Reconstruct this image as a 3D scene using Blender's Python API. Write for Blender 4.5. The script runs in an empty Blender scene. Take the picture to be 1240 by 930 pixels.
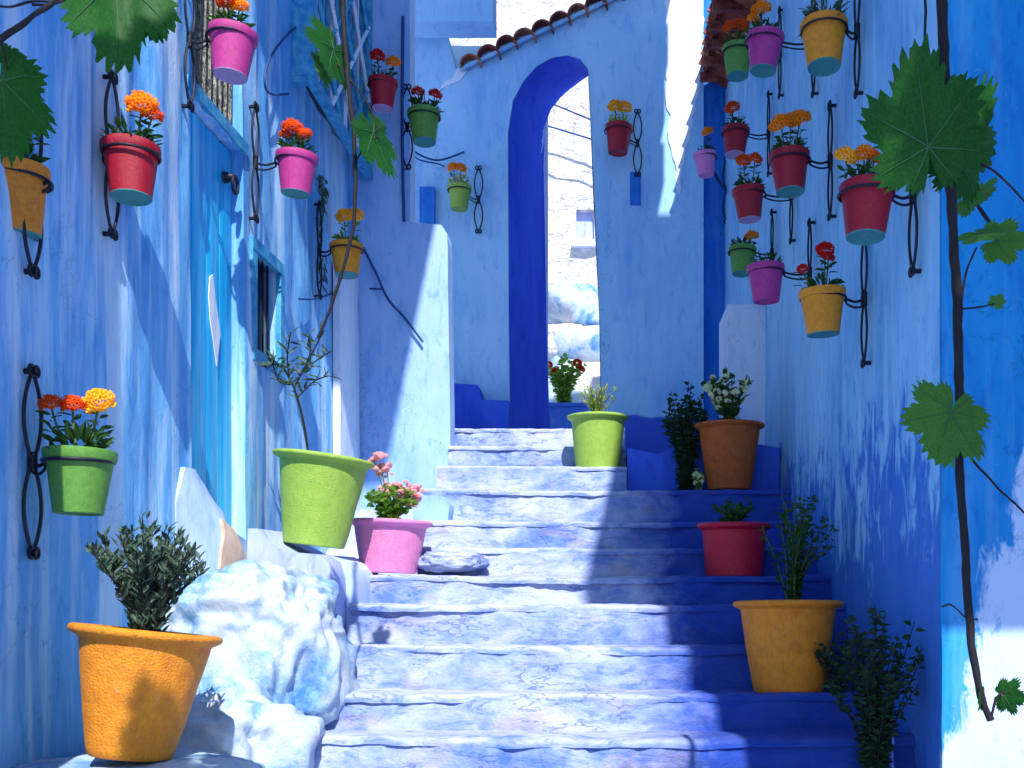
import bpy, bmesh, math, random
from mathutils import Vector, Matrix, noise
from mathutils.geometry import delaunay_2d_cdt
random.seed(7)
SC = bpy.context.scene
COL = SC.collection
R = math.radians
F, VX, VY = 1200.0, 740.0, 700.0          # focal length and vanishing point, in pixels of a 1240 wide frame

# ------------------------------------------------------------------ camera, sky, sun, exposure
cd = bpy.data.cameras.new('camera'); cam = bpy.data.objects.new('camera', cd); COL.objects.link(cam)
cd.sensor_width = 36; cd.lens = 36 * F / 1240
cd.shift_x = -(VX - 620) / 1240; cd.shift_y = (VY - 465) / 1240
cd.clip_start = .05; cd.clip_end = 2000
cam.location = (0, 0, 0); cam.rotation_euler = (R(90), 0, 0)
SC.camera = cam
SUN = Vector((.2, -.85, 1)).normalized()   # towards the sun
W = bpy.data.worlds.new('World'); SC.world = W; W.use_nodes = True
wn = W.node_tree
sky = wn.nodes.new('ShaderNodeTexSky'); sky.sky_type = 'NISHITA'; sky.sun_disc = False
sky.sun_elevation = math.asin(SUN.z); sky.sun_rotation = math.atan2(SUN.x, SUN.y)
sky.air_density = 1.0; sky.dust_density = .4; sky.ozone_density = 2.0
bg = wn.nodes['Background']; bg.inputs[1].default_value = .09
wn.links.new(sky.outputs[0], bg.inputs[0])
sd = bpy.data.lights.new('sun', 'SUN'); sd.energy = 3.8; sd.angle = R(.5); sd.color = (1, .95, .87)
so = bpy.data.objects.new('sun', sd); COL.objects.link(so)
so.rotation_euler = (-SUN).to_track_quat('-Z', 'Y').to_euler(); so.location = (3, -4, 12)
SC.view_settings.view_transform = 'Standard'; SC.view_settings.look = 'None'
SC.view_settings.gamma = 1; SC.view_settings.exposure = 0.85
SC.cycles.max_bounces = 8; SC.cycles.diffuse_bounces = 5

def P(px, py, d):                          # a point of the place, from where it is seen and how far it is
    return Vector(((px - VX) * d / F, d, (VY - py) * d / F))

# ------------------------------------------------------------------ materials
class G:
    def __init__(s, name):
        s.m = bpy.data.materials.new(name); s.m.use_nodes = True
        s.t = s.m.node_tree; s.b = s.t.nodes['Principled BSDF']
        s.tc = s.t.nodes.new('ShaderNodeTexCoord').outputs['Object']
    def n(s, kind, **kw):
        nd = s.t.nodes.new('ShaderNode' + kind)
        for k, v in kw.items(): setattr(nd, k, v)
        return nd
    def link(s, a, b): s.t.links.new(a, b)
    def map(s, sc, loc=(0, 0, 0)):
        nd = s.n('Mapping'); nd.inputs['Scale'].default_value = sc; nd.inputs['Location'].default_value = loc
        s.link(s.tc, nd.inputs[0]); return nd.outputs[0]
    def noise(s, scale, detail=4, rough=.55, vec=None, dist=0):
        nd = s.n('TexNoise'); nd.inputs['Scale'].default_value = scale; nd.inputs['Detail'].default_value = detail
        nd.inputs['Roughness'].default_value = rough; nd.inputs['Distortion'].default_value = dist
        s.link(vec if vec else s.tc, nd.inputs['Vector']); return nd.outputs[0]
    def ramp(s, fac, stops):
        nd = s.n('ValToRGB'); e = nd.color_ramp.elements
        while len(e) < len(stops): e.new(.5)
        for el, (p, c) in zip(e, stops):
            el.position = p; el.color = (c, c, c, 1) if isinstance(c, (int, float)) else (*c, 1)
        s.link(fac, nd.inputs[0]); return nd.outputs[0]
    def mix(s, f, a, b, mode='MIX'):
        nd = s.n('MixRGB', blend_type=mode)
        for i, v in ((0, f), (1, a), (2, b)):
            if isinstance(v, bpy.types.NodeSocket): s.link(v, nd.inputs[i])
            elif isinstance(v, (int, float)): nd.inputs[i].default_value = v if i == 0 else (v, v, v, 1)
            else: nd.inputs[i].default_value = (*v, 1)
        return nd.outputs[0]
    def math(s, op, a, b=0, clamp=False):
        nd = s.n('Math', operation=op, use_clamp=clamp)
        for i, v in ((0, a), (1, b)):
            if isinstance(v, bpy.types.NodeSocket): s.link(v, nd.inputs[i])
            else: nd.inputs[i].default_value = v
        return nd.outputs[0]
    def axis(s, i):
        nd = s.n('SeparateXYZ'); s.link(s.tc, nd.inputs[0]); return nd.outputs[i]
    def fin(s, col, rough=.9, bumps=(), spec=None):
        if isinstance(col, bpy.types.NodeSocket): s.link(col, s.b.inputs['Base Color'])
        else: s.b.inputs['Base Color'].default_value = (*col, 1)
        if isinstance(rough, bpy.types.NodeSocket): s.link(rough, s.b.inputs['Roughness'])
        else: s.b.inputs['Roughness'].default_value = rough
        if spec is not None: s.b.inputs['Specular IOR Level'].default_value = spec
        prev = None
        for h, st, di in bumps:
            nd = s.n('Bump'); nd.inputs['Strength'].default_value = st; nd.inputs['Distance'].default_value = di
            s.link(h, nd.inputs['Height'])
            if prev: s.link(prev, nd.inputs['Normal'])
            prev = nd.outputs[0]
        if prev: s.link(prev, s.b.inputs['Normal'])
        return s.m

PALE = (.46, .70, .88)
def plaster(name, dark, mid, light, streak=.35, chips=.5, peel_or_sun=None, low=None, tall=.22, wash_and_sun=0):
    g = G(name)
    big = g.noise(1.3, 6, .62, g.map((1, 1, tall * 2)))
    col = g.ramp(big, [(.28, dark), (.48, mid), (.68, light)])
    med = g.noise(9, 6, .65, g.map((1, 1, tall)), .4)
    col = g.mix(g.ramp(med, [(.42, 0), (.72, .55)]), col, light)
    col = g.mix(g.ramp(g.noise(16, 5, .6, g.map((1, 1, .35)), .6), [(.30, .55), (.46, 0)]), col, dark)
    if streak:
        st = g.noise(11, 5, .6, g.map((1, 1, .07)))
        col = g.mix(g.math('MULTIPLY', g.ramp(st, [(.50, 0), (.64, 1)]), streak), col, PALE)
    if wash_and_sun: col = g.mix(g.math('MULTIPLY', g.ramp(g.noise(4.2, 6, .68, g.map((1, 1, .09), (1, wash_and_sun, 2))), [(.50, 0), (.60, 1)]), .75), col, (.62, .78, .88))   # white vertical bands, partly limewash, partly sun painted in
    if peel_or_sun:      # deeper coat showing where the pale wash has gone, below a ragged height; on the end wall, painted sun
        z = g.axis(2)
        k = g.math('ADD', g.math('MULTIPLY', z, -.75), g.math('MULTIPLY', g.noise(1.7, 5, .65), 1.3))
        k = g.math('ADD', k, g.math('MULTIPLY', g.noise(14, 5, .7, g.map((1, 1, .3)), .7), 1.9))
        k = g.math('ADD', k, peel_or_sun[1] - .3)
        if len(peel_or_sun) > 2: k = g.math('ADD', k, g.math('MULTIPLY', g.axis(2), -.9)); k = g.math('ADD', k, g.math('MULTIPLY', g.axis(0), peel_or_sun[2]))
        col = g.mix(g.ramp(k, [(.40, 0), (.62, .85)]), col, peel_or_sun[0])
    if low:       # painted dado below a wavering line
        z = g.math('ADD', g.axis(2), g.math('MULTIPLY', g.noise(2.2, 2), .25))
        col = g.mix(g.ramp(g.math('SUBTRACT', z, low[1] - .5), [(.49, .95), (.51, 0)]), col, low[0])
    sp = g.ramp(g.noise(38, 3, .6, g.map((1, 1, .45)), .5), [(.27, 1), (.33, 0)])
    col = g.mix(g.math('MULTIPLY', sp, chips), col, dark)
    fleck = g.ramp(g.noise(60, 2, .5), [(.70, 0), (.76, 1)])
    col = g.mix(g.math('MULTIPLY', fleck, .22), col, PALE)
    ck = g.math('ABSOLUTE', g.math('SUBTRACT', g.noise(1.9, 6, .6, g.map((1, 1, .8), (4, 2, 7)), .6), .5))
    ckm = g.math('MULTIPLY', g.ramp(ck, [(.0015, 1), (.005, 0)]), g.ramp(g.noise(.9, 2), [(.52, 0), (.62, .38)]))
    col = g.mix(ckm, col, tuple(x * .4 for x in dark))
    return g.fin(col, .88, ((med, .35, .02), (g.noise(70, 4, .7), .35, .004), (sp, -.4, .006)), .25)

M = {}
M['left'] = plaster('blue_limewash_left', (.03, .24, .56), (.14, .43, .80), (.25, .60, .88), .9, wash_and_sun=3.1)  # strong pale streaks also paint in raking sun
M['right'] = plaster('blue_limewash_right', (.05, .30, .62), (.27, .61, .86), (.42, .74, .92), .45, peel_or_sun=((.012, .14, .60), -.44))
M['facade'] = plaster('blue_limewash_facade', (.14, .40, .78), (.34, .63, .88), (.44, .74, .92), .12, .5, low=((.04, .10, .60), 1.52))
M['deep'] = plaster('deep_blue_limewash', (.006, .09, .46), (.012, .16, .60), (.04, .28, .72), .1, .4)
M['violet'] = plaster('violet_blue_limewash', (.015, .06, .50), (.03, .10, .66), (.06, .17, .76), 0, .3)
M['corner'] = plaster('saturated_blue_limewash', (.004, .12, .42), (.008, .22, .54), (.02, .32, .64), .12, .4, peel_or_sun=((.60, .74, .88), -8.45, 6.0))  # low pale area paints in the sunlit spot on the end wall
M['pillar'] = plaster('blue_limewash_pillar', (.09, .30, .66), (.30, .50, .80), (.40, .58, .84), .1, .8)
M['white'] = plaster('white_limewash', (.44, .58, .78), (.70, .80, .90), (.84, .88, .92), 0, .35)
M['ramp'] = plaster('pale_blue_plaster', (.24, .42, .74), (.46, .60, .85), (.64, .74, .90), .2, .5)
M['lilac'] = plaster('lilac_plaster', (.14, .18, .64), (.36, .44, .80), (.55, .62, .86), 0, .4)

def rockmat():
    g = G('rock_under_limewash')
    big = g.noise(3.2, 7, .68, dist=.5)
    col = g.ramp(big, [(.34, (.05, .18, .46)), (.43, (.20, .37, .58)), (.50, (.42, .52, .62)), (.70, (.57, .61, .64))])
    fine = g.noise(24, 6, .7)
    col = g.mix(g.ramp(fine, [(.34, .6), (.46, 0)]), col, (.20, .42, .66))
    return g.fin(col, .92, ((big, .5, .03), (fine, .5, .010)), .2)
M['rock'] = rockmat()

def stepmat():
    g = G('worn_blue_washed_steps')
    big = g.noise(2.6, 7, .66, g.map((1, 1, 1.4)), .3)
    col = g.ramp(big, [(.32, (.08, .17, .50)), (.44, (.23, .32, .60)), (.55, (.38, .45, .68)), (.74, (.54, .58, .72))])
    mid = g.noise(12, 7, .72, g.map((.5, 1, 1.6)), .8)
    col = g.mix(g.ramp(mid, [(.37, .6), (.47, 0)]), col, (.05, .15, .54))
    warm = g.noise(3.0, 5, .62, g.map((1, 1, 2), (7, 3, 1)))
    col = g.mix(g.ramp(warm, [(.55, 0), (.68, .6)]), col, (.46, .39, .40))
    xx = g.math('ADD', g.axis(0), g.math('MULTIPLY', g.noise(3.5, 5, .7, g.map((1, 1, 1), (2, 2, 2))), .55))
    col = g.mix(g.ramp(g.math('MULTIPLY', xx, .5), [(.17, 0), (.32, .95)]), col, (.008, .05, .36))   # darker blue towards the right wall, painting in shade on the steps
    seam = g.n('TexVoronoi', feature='DISTANCE_TO_EDGE'); seam.inputs['Scale'].default_value = 2.3
    g.link(g.map((1, .6, 1.3)), seam.inputs['Vector'])
    sm = g.math('MULTIPLY', g.ramp(seam.outputs[0], [(.0, 1), (.018, 0)]), g.ramp(big, [(.42, 1), (.55, .1)]))
    col = g.mix(g.math('MULTIPLY', sm, .35), col, (.06, .13, .44))
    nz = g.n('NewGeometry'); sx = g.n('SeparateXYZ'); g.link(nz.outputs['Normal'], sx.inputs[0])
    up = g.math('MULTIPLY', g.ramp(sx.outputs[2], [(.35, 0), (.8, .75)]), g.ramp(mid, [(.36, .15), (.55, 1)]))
    col = g.mix(g.math('MULTIPLY', up, g.ramp(g.math('MULTIPLY', xx, .5), [(.17, 1), (.32, .06)])), col, (.52, .56, .70))       # upward faces are paler, except where the right side is darkened
    ck = g.math('ABSOLUTE', g.math('SUBTRACT', g.noise(5.5, 5, .62, g.map((.45, 1, 1.5), (3, 1, 8)), .15), .5))
    ckm = g.math('MULTIPLY', g.ramp(ck, [(.004, 1), (.016, 0)]), g.ramp(g.noise(2.4, 3, .5, g.map((1, 1, 1), (9, 9, 9))), [(.48, 0), (.58, 1)]))
    col = g.mix(g.math('MULTIPLY', ckm, .6), col, (.04, .08, .30))
    pit = g.ramp(g.noise(55, 4, .7, g.map((.5, 1, 1.2)), .5), [(.29, 1), (.35, 0)])
    col = g.mix(g.math('MULTIPLY', pit, .75), col, (.09, .10, .22))
    return g.fin(col, .9, ((big, .5, .04), (mid, .7, .02), (ckm, -.7, .008), (g.noise(80, 4, .7), .6, .006), (pit, -.9, .010)), .2)
M['step'] = stepmat()
M['step_right'] = M['step']

def potmat(name, c, dark, rough=.55, bump=.5):
    g = G(name)
    a = g.noise(5, 5, .6)
    col = g.mix(g.ramp(a, [(.35, .6), (.6, 0)]), c, dark)
    col = g.mix(g.ramp(g.noise(26, 4, .6, g.map((1, 1, .12))), [(.52, 0), (.70, .30)]), col, tuple(x * .45 for x in dark))
    col = g.mix(g.ramp(g.noise(11, 5, .7), [(.60, 0), (.70, .32)]), col, tuple(.35 + .5 * x for x in c))
    lump = g.noise(30, 3, .6)
    col = g.mix(g.ramp(g.noise(90, 2), [(.28, .4), (.36, 0)]), col, dark)
    return g.fin(col, rough, ((lump, bump, .012), (g.noise(120, 2), .25, .003)), .4)
PM = {
 'amber': potmat('amber_painted_clay', (.86, .305, .010), (.63, .17, .008), bump=.6),
 'orange': potmat('orange_painted_clay', (.80, .27, .012), (.50, .13, .01), bump=.25),
 'yellow': potmat('yellow_painted_clay', (.85, .33, .01), (.70, .20, .01), bump=.2),
 'red': potmat('red_painted_clay', (.40, .006, .022), (.26, .003, .015), .42, bump=.2),
 'pink': potmat('pink_painted_clay', (.58, .05, .27), (.44, .03, .20), .45, bump=.2),
 'light_pink': potmat('light_pink_painted_clay', (.84, .27, .54), (.76, .20, .46), bump=.4),
 'green': potmat('green_painted_clay', (.13, .33, .045), (.08, .24, .03), .5, bump=.2),
 'lime': potmat('lime_green_painted_clay', (.33, .52, .07), (.25, .42, .05), .5, bump=.35),
 'crimson': potmat('crimson_painted_clay', (.55, .006, .035), (.38, .004, .025), .45, bump=.25),
 'terracotta': potmat('orange_terracotta', (.62, .15, .022), (.42, .09, .015), .7, bump=.9),
 'teal_base': potmat('teal_painted_base', (.05, .28, .26), (.04, .20, .20), .6, bump=.2),
 'pale_base': potmat('pale_painted_base', (.45, .30, .50), (.36, .24, .42), .6, bump=.2),
 'blue_pot': potmat('blue_painted_clay', (.03, .16, .62), (.02, .10, .5)),
}
def flat(name, c, rough=.6, metal=0, var=None, bump=0, spec=.4, sc=20):
    g = G(name)
    n_ = g.noise(sc, 4, .6)
    col = g.mix(g.ramp(n_, [(.4, 0), (.65, 1)]), c, var if var else tuple(x * .7 for x in c))
    g.b.inputs['Metallic'].default_value = metal
    return g.fin(col, rough, ((n_, bump, .004),) if bump else (), spec)
M['iron'] = flat('blackened_wrought_iron', (.012, .014, .03), .5, .3, bump=.5)
M['soil'] = flat('dark_soil', (.035, .02, .012), .95, bump=.8)
M['wood'] = flat('weathered_wood', (.30, .16, .07), .8, bump=.5)
M['cable'] = flat('blue_painted_cable', (.015, .06, .22), .6)
M['cable_pale'] = flat('white_painted_pipe', (.75, .80, .88), .6)
M['glass'] = flat('dark_window_glass', (.015, .03, .06), .12, spec=.6)
M['tile'] = flat('maroon_roof_tile', (.16, .025, .018), .75, var=(.34, .09, .05), bump=.6, sc=14)
M['bark'] = flat('dark_vine_bark', (.012, .010, .014), .8, bump=.8, sc=60)
M['greenstem'] = flat('green_stem', (.10, .17, .03), .6)

def leafmat(name, c, c2, trans=.35, rough=.5):
    g = G(name)
    oi = g.n('ObjectInfo')
    n_ = g.noise(30, 3)
    col = g.mix(g.ramp(n_, [(.35, 0), (.65, 1)]), c, c2)
    m = g.fin(col, rough, (), .12)
    tr = g.n('BsdfTranslucent'); g.link(g.mix(1, col, (1.5, 1.7, .7), 'MULTIPLY'), tr.inputs[0])
    mx = g.n('MixShader'); mx.inputs[0].default_value = trans
    out = g.t.nodes['Material Output']
    g.link(g.b.outputs[0], mx.inputs[1]); g.link(tr.outputs[0], mx.inputs[2]); g.link(mx.outputs[0], out.inputs[0])
    return m
M['leaf'] = leafmat('dark_green_leaf', (.022, .075, .022), (.05, .12, .03))
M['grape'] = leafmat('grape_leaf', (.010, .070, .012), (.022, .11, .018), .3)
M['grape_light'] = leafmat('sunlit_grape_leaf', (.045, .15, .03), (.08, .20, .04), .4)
M['vein'] = leafmat('leaf_vein', (.06, .16, .07), (.08, .20, .08), .3)
M['sage'] = leafmat('grey_green_leaf', (.018, .05, .028), (.12, .18, .13), .15)
M['fresh'] = leafmat('fresh_green_leaf', (.10, .24, .03), (.20, .34, .06), .4)
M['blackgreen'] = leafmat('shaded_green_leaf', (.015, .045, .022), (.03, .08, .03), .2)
M['wisp'] = leafmat('yellow_green_leaf', (.30, .38, .07), (.48, .50, .16), .4)
def petal(name, c, c2): return leafmat(name, c, c2, .3, .6)
FM = {
 'orange': petal('orange_petal', (.85, .22, .01), (.95, .42, .02)),
 'redorange': petal('red_orange_petal', (.72, .07, .012), (.85, .16, .015)),
 'red': petal('red_petal', (.60, .012, .015), (.72, .04, .02)),
 'yellow': petal('yellow_orange_petal', (.90, .40, .01), (.95, .60, .06)),
 'pink': petal('pink_petal', (.82, .42, .56), (.90, .62, .72)),
 'white': petal('cream_petal', (.82, .82, .62), (.9, .9, .78)),
}

# ------------------------------------------------------------------ object helpers
def mesh(name, vs, fs, smooth=None):
    me = bpy.data.meshes.new(name); me.from_pydata([tuple(v) for v in vs], [], fs); me.update()
    if smooth is not None:
        me.shade_smooth()
        if smooth < 180: me.set_sharp_from_angle(angle=R(smooth))
    return me
def obj(name, me, m=None, parent=None, loc=None, rot=None, scale=None):
    o = bpy.data.objects.new(name, me); COL.objects.link(o)
    if m and me is not None:
        if not me.materials: me.materials.append(m)
        o.material_slots[0].link = 'OBJECT'; o.material_slots[0].material = m
    if parent: o.parent = parent
    if loc is not None: o.location = loc
    if rot is not None: o.rotation_euler = rot
    if scale is not None: o.scale = (scale,) * 3 if isinstance(scale, (int, float)) else scale
    return o
def tag(o, label=None, cat=None, group=None, kind=None):
    if label: o['label'] = label
    if cat: o['category'] = cat
    if group: o['group'] = group
    if kind: o['kind'] = kind
    return o
def empty(name, loc=(0, 0, 0), rot=(0, 0, 0), **k):
    o = bpy.data.objects.new(name, None); COL.objects.link(o); o.location = loc; o.rotation_euler = rot
    o.empty_display_size = .05
    return tag(o, **k) if k else o

class MB:
    def __init__(s): s.v = []; s.f = []
    def add(s, vs, fs):
        b = len(s.v); s.v += [Vector(v) for v in vs]; s.f += [tuple(i + b for i in f) for f in fs]; return s
    def box(s, a, b):
        (x0, y0, z0), (x1, y1, z1) = a, b
        return s.add([(x0, y0, z0), (x1, y0, z0), (x1, y1, z0), (x0, y1, z0), (x0, y0, z1), (x1, y0, z1), (x1, y1, z1), (x0, y1, z1)],
                     [(0, 3, 2, 1), (4, 5, 6, 7), (0, 1, 5, 4), (1, 2, 6, 5), (2, 3, 7, 6), (3, 0, 4, 7)])
    def tube(s, pts, r, n=6, cap=True):
        pts = [Vector(p) for p in pts]; rs = r if isinstance(r, (list, tuple)) else [r] * len(pts)
        vs = []; fs = []; up = None
        for i, p in enumerate(pts):
            t = (pts[min(i + 1, len(pts) - 1)] - pts[max(i - 1, 0)]).normalized()
            if up is None:
                up = Vector((0, 0, 1)) if abs(t.z) < .9 else Vector((1, 0, 0))
            a = (up - t * up.dot(t)).normalized(); b = t.cross(a); up = a
            for k in range(n):
                c = 2 * math.pi * k / n; vs.append(p + (a * math.cos(c) + b * math.sin(c)) * rs[i])
        for i in range(len(pts) - 1):
            for k in range(n):
                fs.append((i * n + k, i * n + (k + 1) % n, (i + 1) * n + (k + 1) % n, (i + 1) * n + k))
        if cap: fs += [tuple(range(n))[::-1], tuple(range((len(pts) - 1) * n, len(pts) * n))]
        return s.add(vs, fs)
    def lathe(s, prof, n=40, close_bottom=False):
        vs = []; fs = []
        for r, z in prof:
            for k in range(n):
                c = 2 * math.pi * k / n; vs.append((r * math.cos(c), r * math.sin(c), z))
        for i in range(len(prof) - 1):
            for k in range(n):
                fs.append((i * n + k, i * n + (k + 1) % n, (i + 1) * n + (k + 1) % n, (i + 1) * n + k))
        if close_bottom: fs.append(tuple(range(n))[::-1])
        return s.add(vs, fs)
    def me(s, name, smooth=None): return mesh(name, s.v, s.f, smooth)

def spline(pts, k=6):
    pts = [Vector(p) for p in pts]; out = []
    for i in range(len(pts) - 1):
        p0 = pts[max(i - 1, 0)]; p1 = pts[i]; p2 = pts[i + 1]; p3 = pts[min(i + 2, len(pts) - 1)]
        for j in range(k):
            t = j / k
            out.append(.5 * ((2 * p1) + (p2 - p0) * t + (2 * p0 - 5 * p1 + 4 * p2 - p3) * t * t + (3 * p1 - p0 - 3 * p2 + p3) * t ** 3))
    out.append(pts[-1]); return out

def inside(p, poly):
    x, y = p; c = False; j = len(poly) - 1
    for i in range(len(poly)):
        xi, yi = poly[i]; xj, yj = poly[j]
        if (yi > y) != (yj > y) and x < (xj - xi) * (y - yi) / (yj - yi) + xi: c = not c
        j = i
    return c
def densify(poly, step):
    out = []
    for i, a in enumerate(poly):
        b = poly[(i + 1) % len(poly)]; n = max(1, int(math.dist(a, b) / step))
        out += [(a[0] + (b[0] - a[0]) * k / n, a[1] + (b[1] - a[1]) * k / n) for k in range(n)]
    return out
def slab(name, outline, holes, world, thick, m, step=.05, disp=None, parent=None, back_holes=None, smooth=50):
    """A wall: front face of any outline with holes, uneven plaster relief, real thickness. world(u, v, w) -> point, w into the wall."""
    ol = densify(outline, step); hl = [densify(h, step) for h in holes]
    pts = []; edges = []
    for ring in [ol] + hl:
        b = len(pts); pts += ring; edges += [(b + i, b + (i + 1) % len(ring)) for i in range(len(ring))]
    nb = len(pts)
    us = [p[0] for p in ol]; vs_ = [p[1] for p in ol]
    u = min(us) + step * .5
    row = 0
    while u < max(us):
        v = min(vs_) + step * (.5 if row % 2 else .95)
        while v < max(vs_):
            if inside((u, v), ol) and not any(inside((u, v), h) for h in hl):
                pts.append((u + random.uniform(-.1, .1) * step, v + random.uniform(-.1, .1) * step))
            v += step
        u += step * .9; row += 1
    r = delaunay_2d_cdt([Vector(p) for p in pts], edges, [], 0, 1e-5)
    V, Fc = r[0], r[2]
    front = [world(p.x, p.y, (-disp(p.x, p.y) if disp else 0)) for p in V]
    faces = []
    n0 = (world(0, 0, -1) - world(0, 0, 0))
    for f in Fc:
        c = sum((V[i] for i in f), Vector((0, 0))) / len(f)
        if inside(c, ol) and not any(inside(c, h) for h in hl):
            a, b, d = (front[i] for i in f[:3])
            if (b - a).cross(d - a).dot(n0) < 0: f = f[::-1]
            faces.append(tuple(f))
    idx = {}
    for new, olds in enumerate(r[3]):
        for o_ in olds: idx[o_] = new
    vs = list(front); base = 0
    for ri, ring in enumerate([ol] + hl):
        n = len(ring); back = []
        for i in range(n):
            if ri and back_holes:
                vs.append(back_holes(ring[i]))
            else: vs.append(world(ring[i][0], ring[i][1], thick))
            back.append(len(vs) - 1)
        for i in range(n):
            j = (i + 1) % n
            faces.append((idx[base + i], back[i], back[j], idx[base + j]))
        if ri == 0 and not holes: faces.append(tuple(back[::-1]))
        base += n
    me = mesh(name, vs, faces)
    bm = bmesh.new(); bm.from_mesh(me); bmesh.ops.recalc_face_normals(bm, faces=bm.faces); bm.to_mesh(me); bm.free()
    me.shade_smooth(); me.set_sharp_from_angle(angle=R(smooth))
    return obj(name, me, m, parent)

def fb(x, y, z, o=4): return noise.fractal(Vector((x, y, z)), .9, 2.1, o)

# ------------------------------------------------------------------ the ground
g_ = MB(); NX = 14
prof = [(-400, -1.62), (-6, -1.62), (2.3, -1.62), (3.3, -1.2), (5, -.35), (7, .6), (8.3, .95), (11, 1.0), (15, 1.5), (60, 2), (900, 3)]
xs_ = [-500, -60, -8, -3, -1.7, -.8, 0, .8, 1.1, 3, 8, 60, 500]
for (y, z) in prof:
    for x in xs_: g_.v.append(Vector((x, y, z)))
for j in range(len(prof) - 1):
    for i in range(len(xs_) - 1):
        a = j * len(xs_) + i; g_.f.append((a, a + 1, a + len(xs_) + 1, a + len(xs_)))
tag(obj('ground', g_.me('ground'), M['lilac']), kind='structure')

# ------------------------------------------------------------------ the stairs
stairs = empty('staircase', (0, 3.3, -1.2)); tag(stairs, kind='structure')
ST = [  # distance of the nosing, its height, left end, right end
 (2.30, -1.42, -1.40, 1.3), (2.62, -1.20, -1.40, 1.3), (2.94, -1.0, -1.40, 1.13), (3.26, -.78, -1.36, 1.13),
 (3.60, -.576, -1.31, 1.13), (3.90, -.455, -1.26, 1.13), (4.25, -.290, -1.23, 1.13), (4.60, -.119, -1.22, 1.13),
 (4.95, .016, -1.34, 1.13), (5.30, .165, -1.03, 1.13), (5.65, .330, -1.10, 1.13), (6.00, .540, -1.14, 1.13),
 (6.35, .725, -1.12, .10), (6.70, .905, -1.10, .10), (7.05, 1.075, -1.12, .10), (7.85, 1.16, -1.85, .10)]
def step_mesh(i):
    d, z, x0, x1 = ST[i]
    back = ST[i + 1][0] + .12 if i + 1 < len(ST) else 9.6
    zb = (ST[i - 1][1] if i else -1.62) - .10
    n = int((x1 - x0) / .028); lip = .012
    prof = []
    nr = 9
    for k in range(nr): prof.append((d + lip - .075 * (1 - k / (nr - 1)), zb + (z - .03 - zb) * k / (nr - 1), 'r'))
    for k in range(5):
        a = math.pi / 2 * k / 4; prof.append((d - .004 + .028 * (1 - math.sin(a)) * 1, z - .028 + .028 * (1 - math.cos(a)), 'n'))
    prof[nr:] = [(d + .030 - .030 * math.cos(math.pi / 2 * k / 4), z - .030 + .030 * math.sin(math.pi / 2 * k / 4), 'n') for k in range(5)]
    nt = max(8, int((back - d) / .045))
    for k in range(1, nt + 1): prof.append((d + .03 + (back - d - .03) * k / nt, z - (.022 * k / nt if i < len(ST) - 1 else 0), 't'))
    vs = []; fs = []
    for a in range(n + 1):
        x = x0 + (x1 - x0) * a / n
        wear = .026 * fb(x * 1.4, i * 7.3, 0, 3) + .012 * fb(x * 7, i * 3.3, 4, 3) + .03 * max(0, fb(x * 4.5, i * 9.1, 2, 3) - .45)
        sag = -.010 * math.cos((x - (x0 + x1) / 2) * 1.6)
        for (dy, dz, k) in prof:
            h = fb(x * 4.2, dy * 4.2, dz * 6 + i * 3.1, 4)
            q = fb(x * 13, dy * 13 + 5, dz * 15, 3)
            if k == 'r': vs.append((x, dy - .026 * h - .010 * q, dz))
            elif k == 'n': vs.append((x, dy + wear - .014 * h - .007 * q, dz + wear * .35 + sag + .004 * q))
            else: vs.append((x, dy, dz + sag * .6 + .009 * h + .004 * q))
    m = len(prof)
    for a in range(n):
        for b in range(m - 1): fs.append((a * m + b, (a + 1) * m + b, (a + 1) * m + b + 1, a * m + b + 1))
    # ends
    for a, flip in ((0, False), (n, True)):
        s0 = len(vs); vs.append((x0 if a == 0 else x1, back, zb))
        f = [a * m + b for b in range(m)] + [s0]; fs.append(tuple(f if flip else f[::-1]))
    return mesh('step', vs, fs, 60)
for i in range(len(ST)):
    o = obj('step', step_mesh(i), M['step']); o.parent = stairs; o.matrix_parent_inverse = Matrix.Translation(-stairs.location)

# ------------------------------------------------------------------ left wall (plane X = -1.75) with door and windows
XL, XR = -1.75, 1.10
def ridge(d, z):
    v = .024 * fb(d * 4.2, z * .45, 3.3, 4) + .010 * fb(d * 13, z * .9, 9.1, 3) + .014 * fb(d * .9, z * .7, 1, 2)
    return v
left = empty('left_house', (XL, 4.7, -1.3))
tag(left, 'tall blue limewashed house along the left of the steps, with turquoise door and lattice window', 'house')
def child(o, p=None):
    p = p or left
    o.parent = p; o.matrix_parent_inverse = p.matrix_basis.inverted(); return o
door_h = [(4.12, -.10), (4.72, -.10), (4.72, 2.02), (4.12, 2.02)]
tran_h = [(4.16, 2.08), (4.72, 2.08), (4.72, 3.1), (4.16, 3.1)]
pane_h = [(4.86, 1.12), (5.21, 1.12), (5.21, 1.62), (4.86, 1.62)]
latt_h = [(5.50, 2.83), (6.62, 2.83), (6.62, 4.6), (5.50, 4.6)]
vent_h = [(6.10, 2.14), (6.24, 2.14), (6.22, 2.42), (6.12, 2.42)]
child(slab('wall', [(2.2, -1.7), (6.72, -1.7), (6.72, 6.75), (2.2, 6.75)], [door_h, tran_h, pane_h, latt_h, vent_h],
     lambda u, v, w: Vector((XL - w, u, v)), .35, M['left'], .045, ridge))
b = MB(); b.box((XL - .60, 2.2, -1.7), (XL - .352, 6.72, 6.75)); child(obj('wall_core', b.me('wall_core'), M['deep']))
# nearer pier added outside the frame on the left to shade the near wall
b = MB(); b.box((-2.3, 1.0, -1.7), (-1.43, 2.197, 6.75)); child(obj('shade_pier', b.me('shade_pier'), M['left']))
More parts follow.
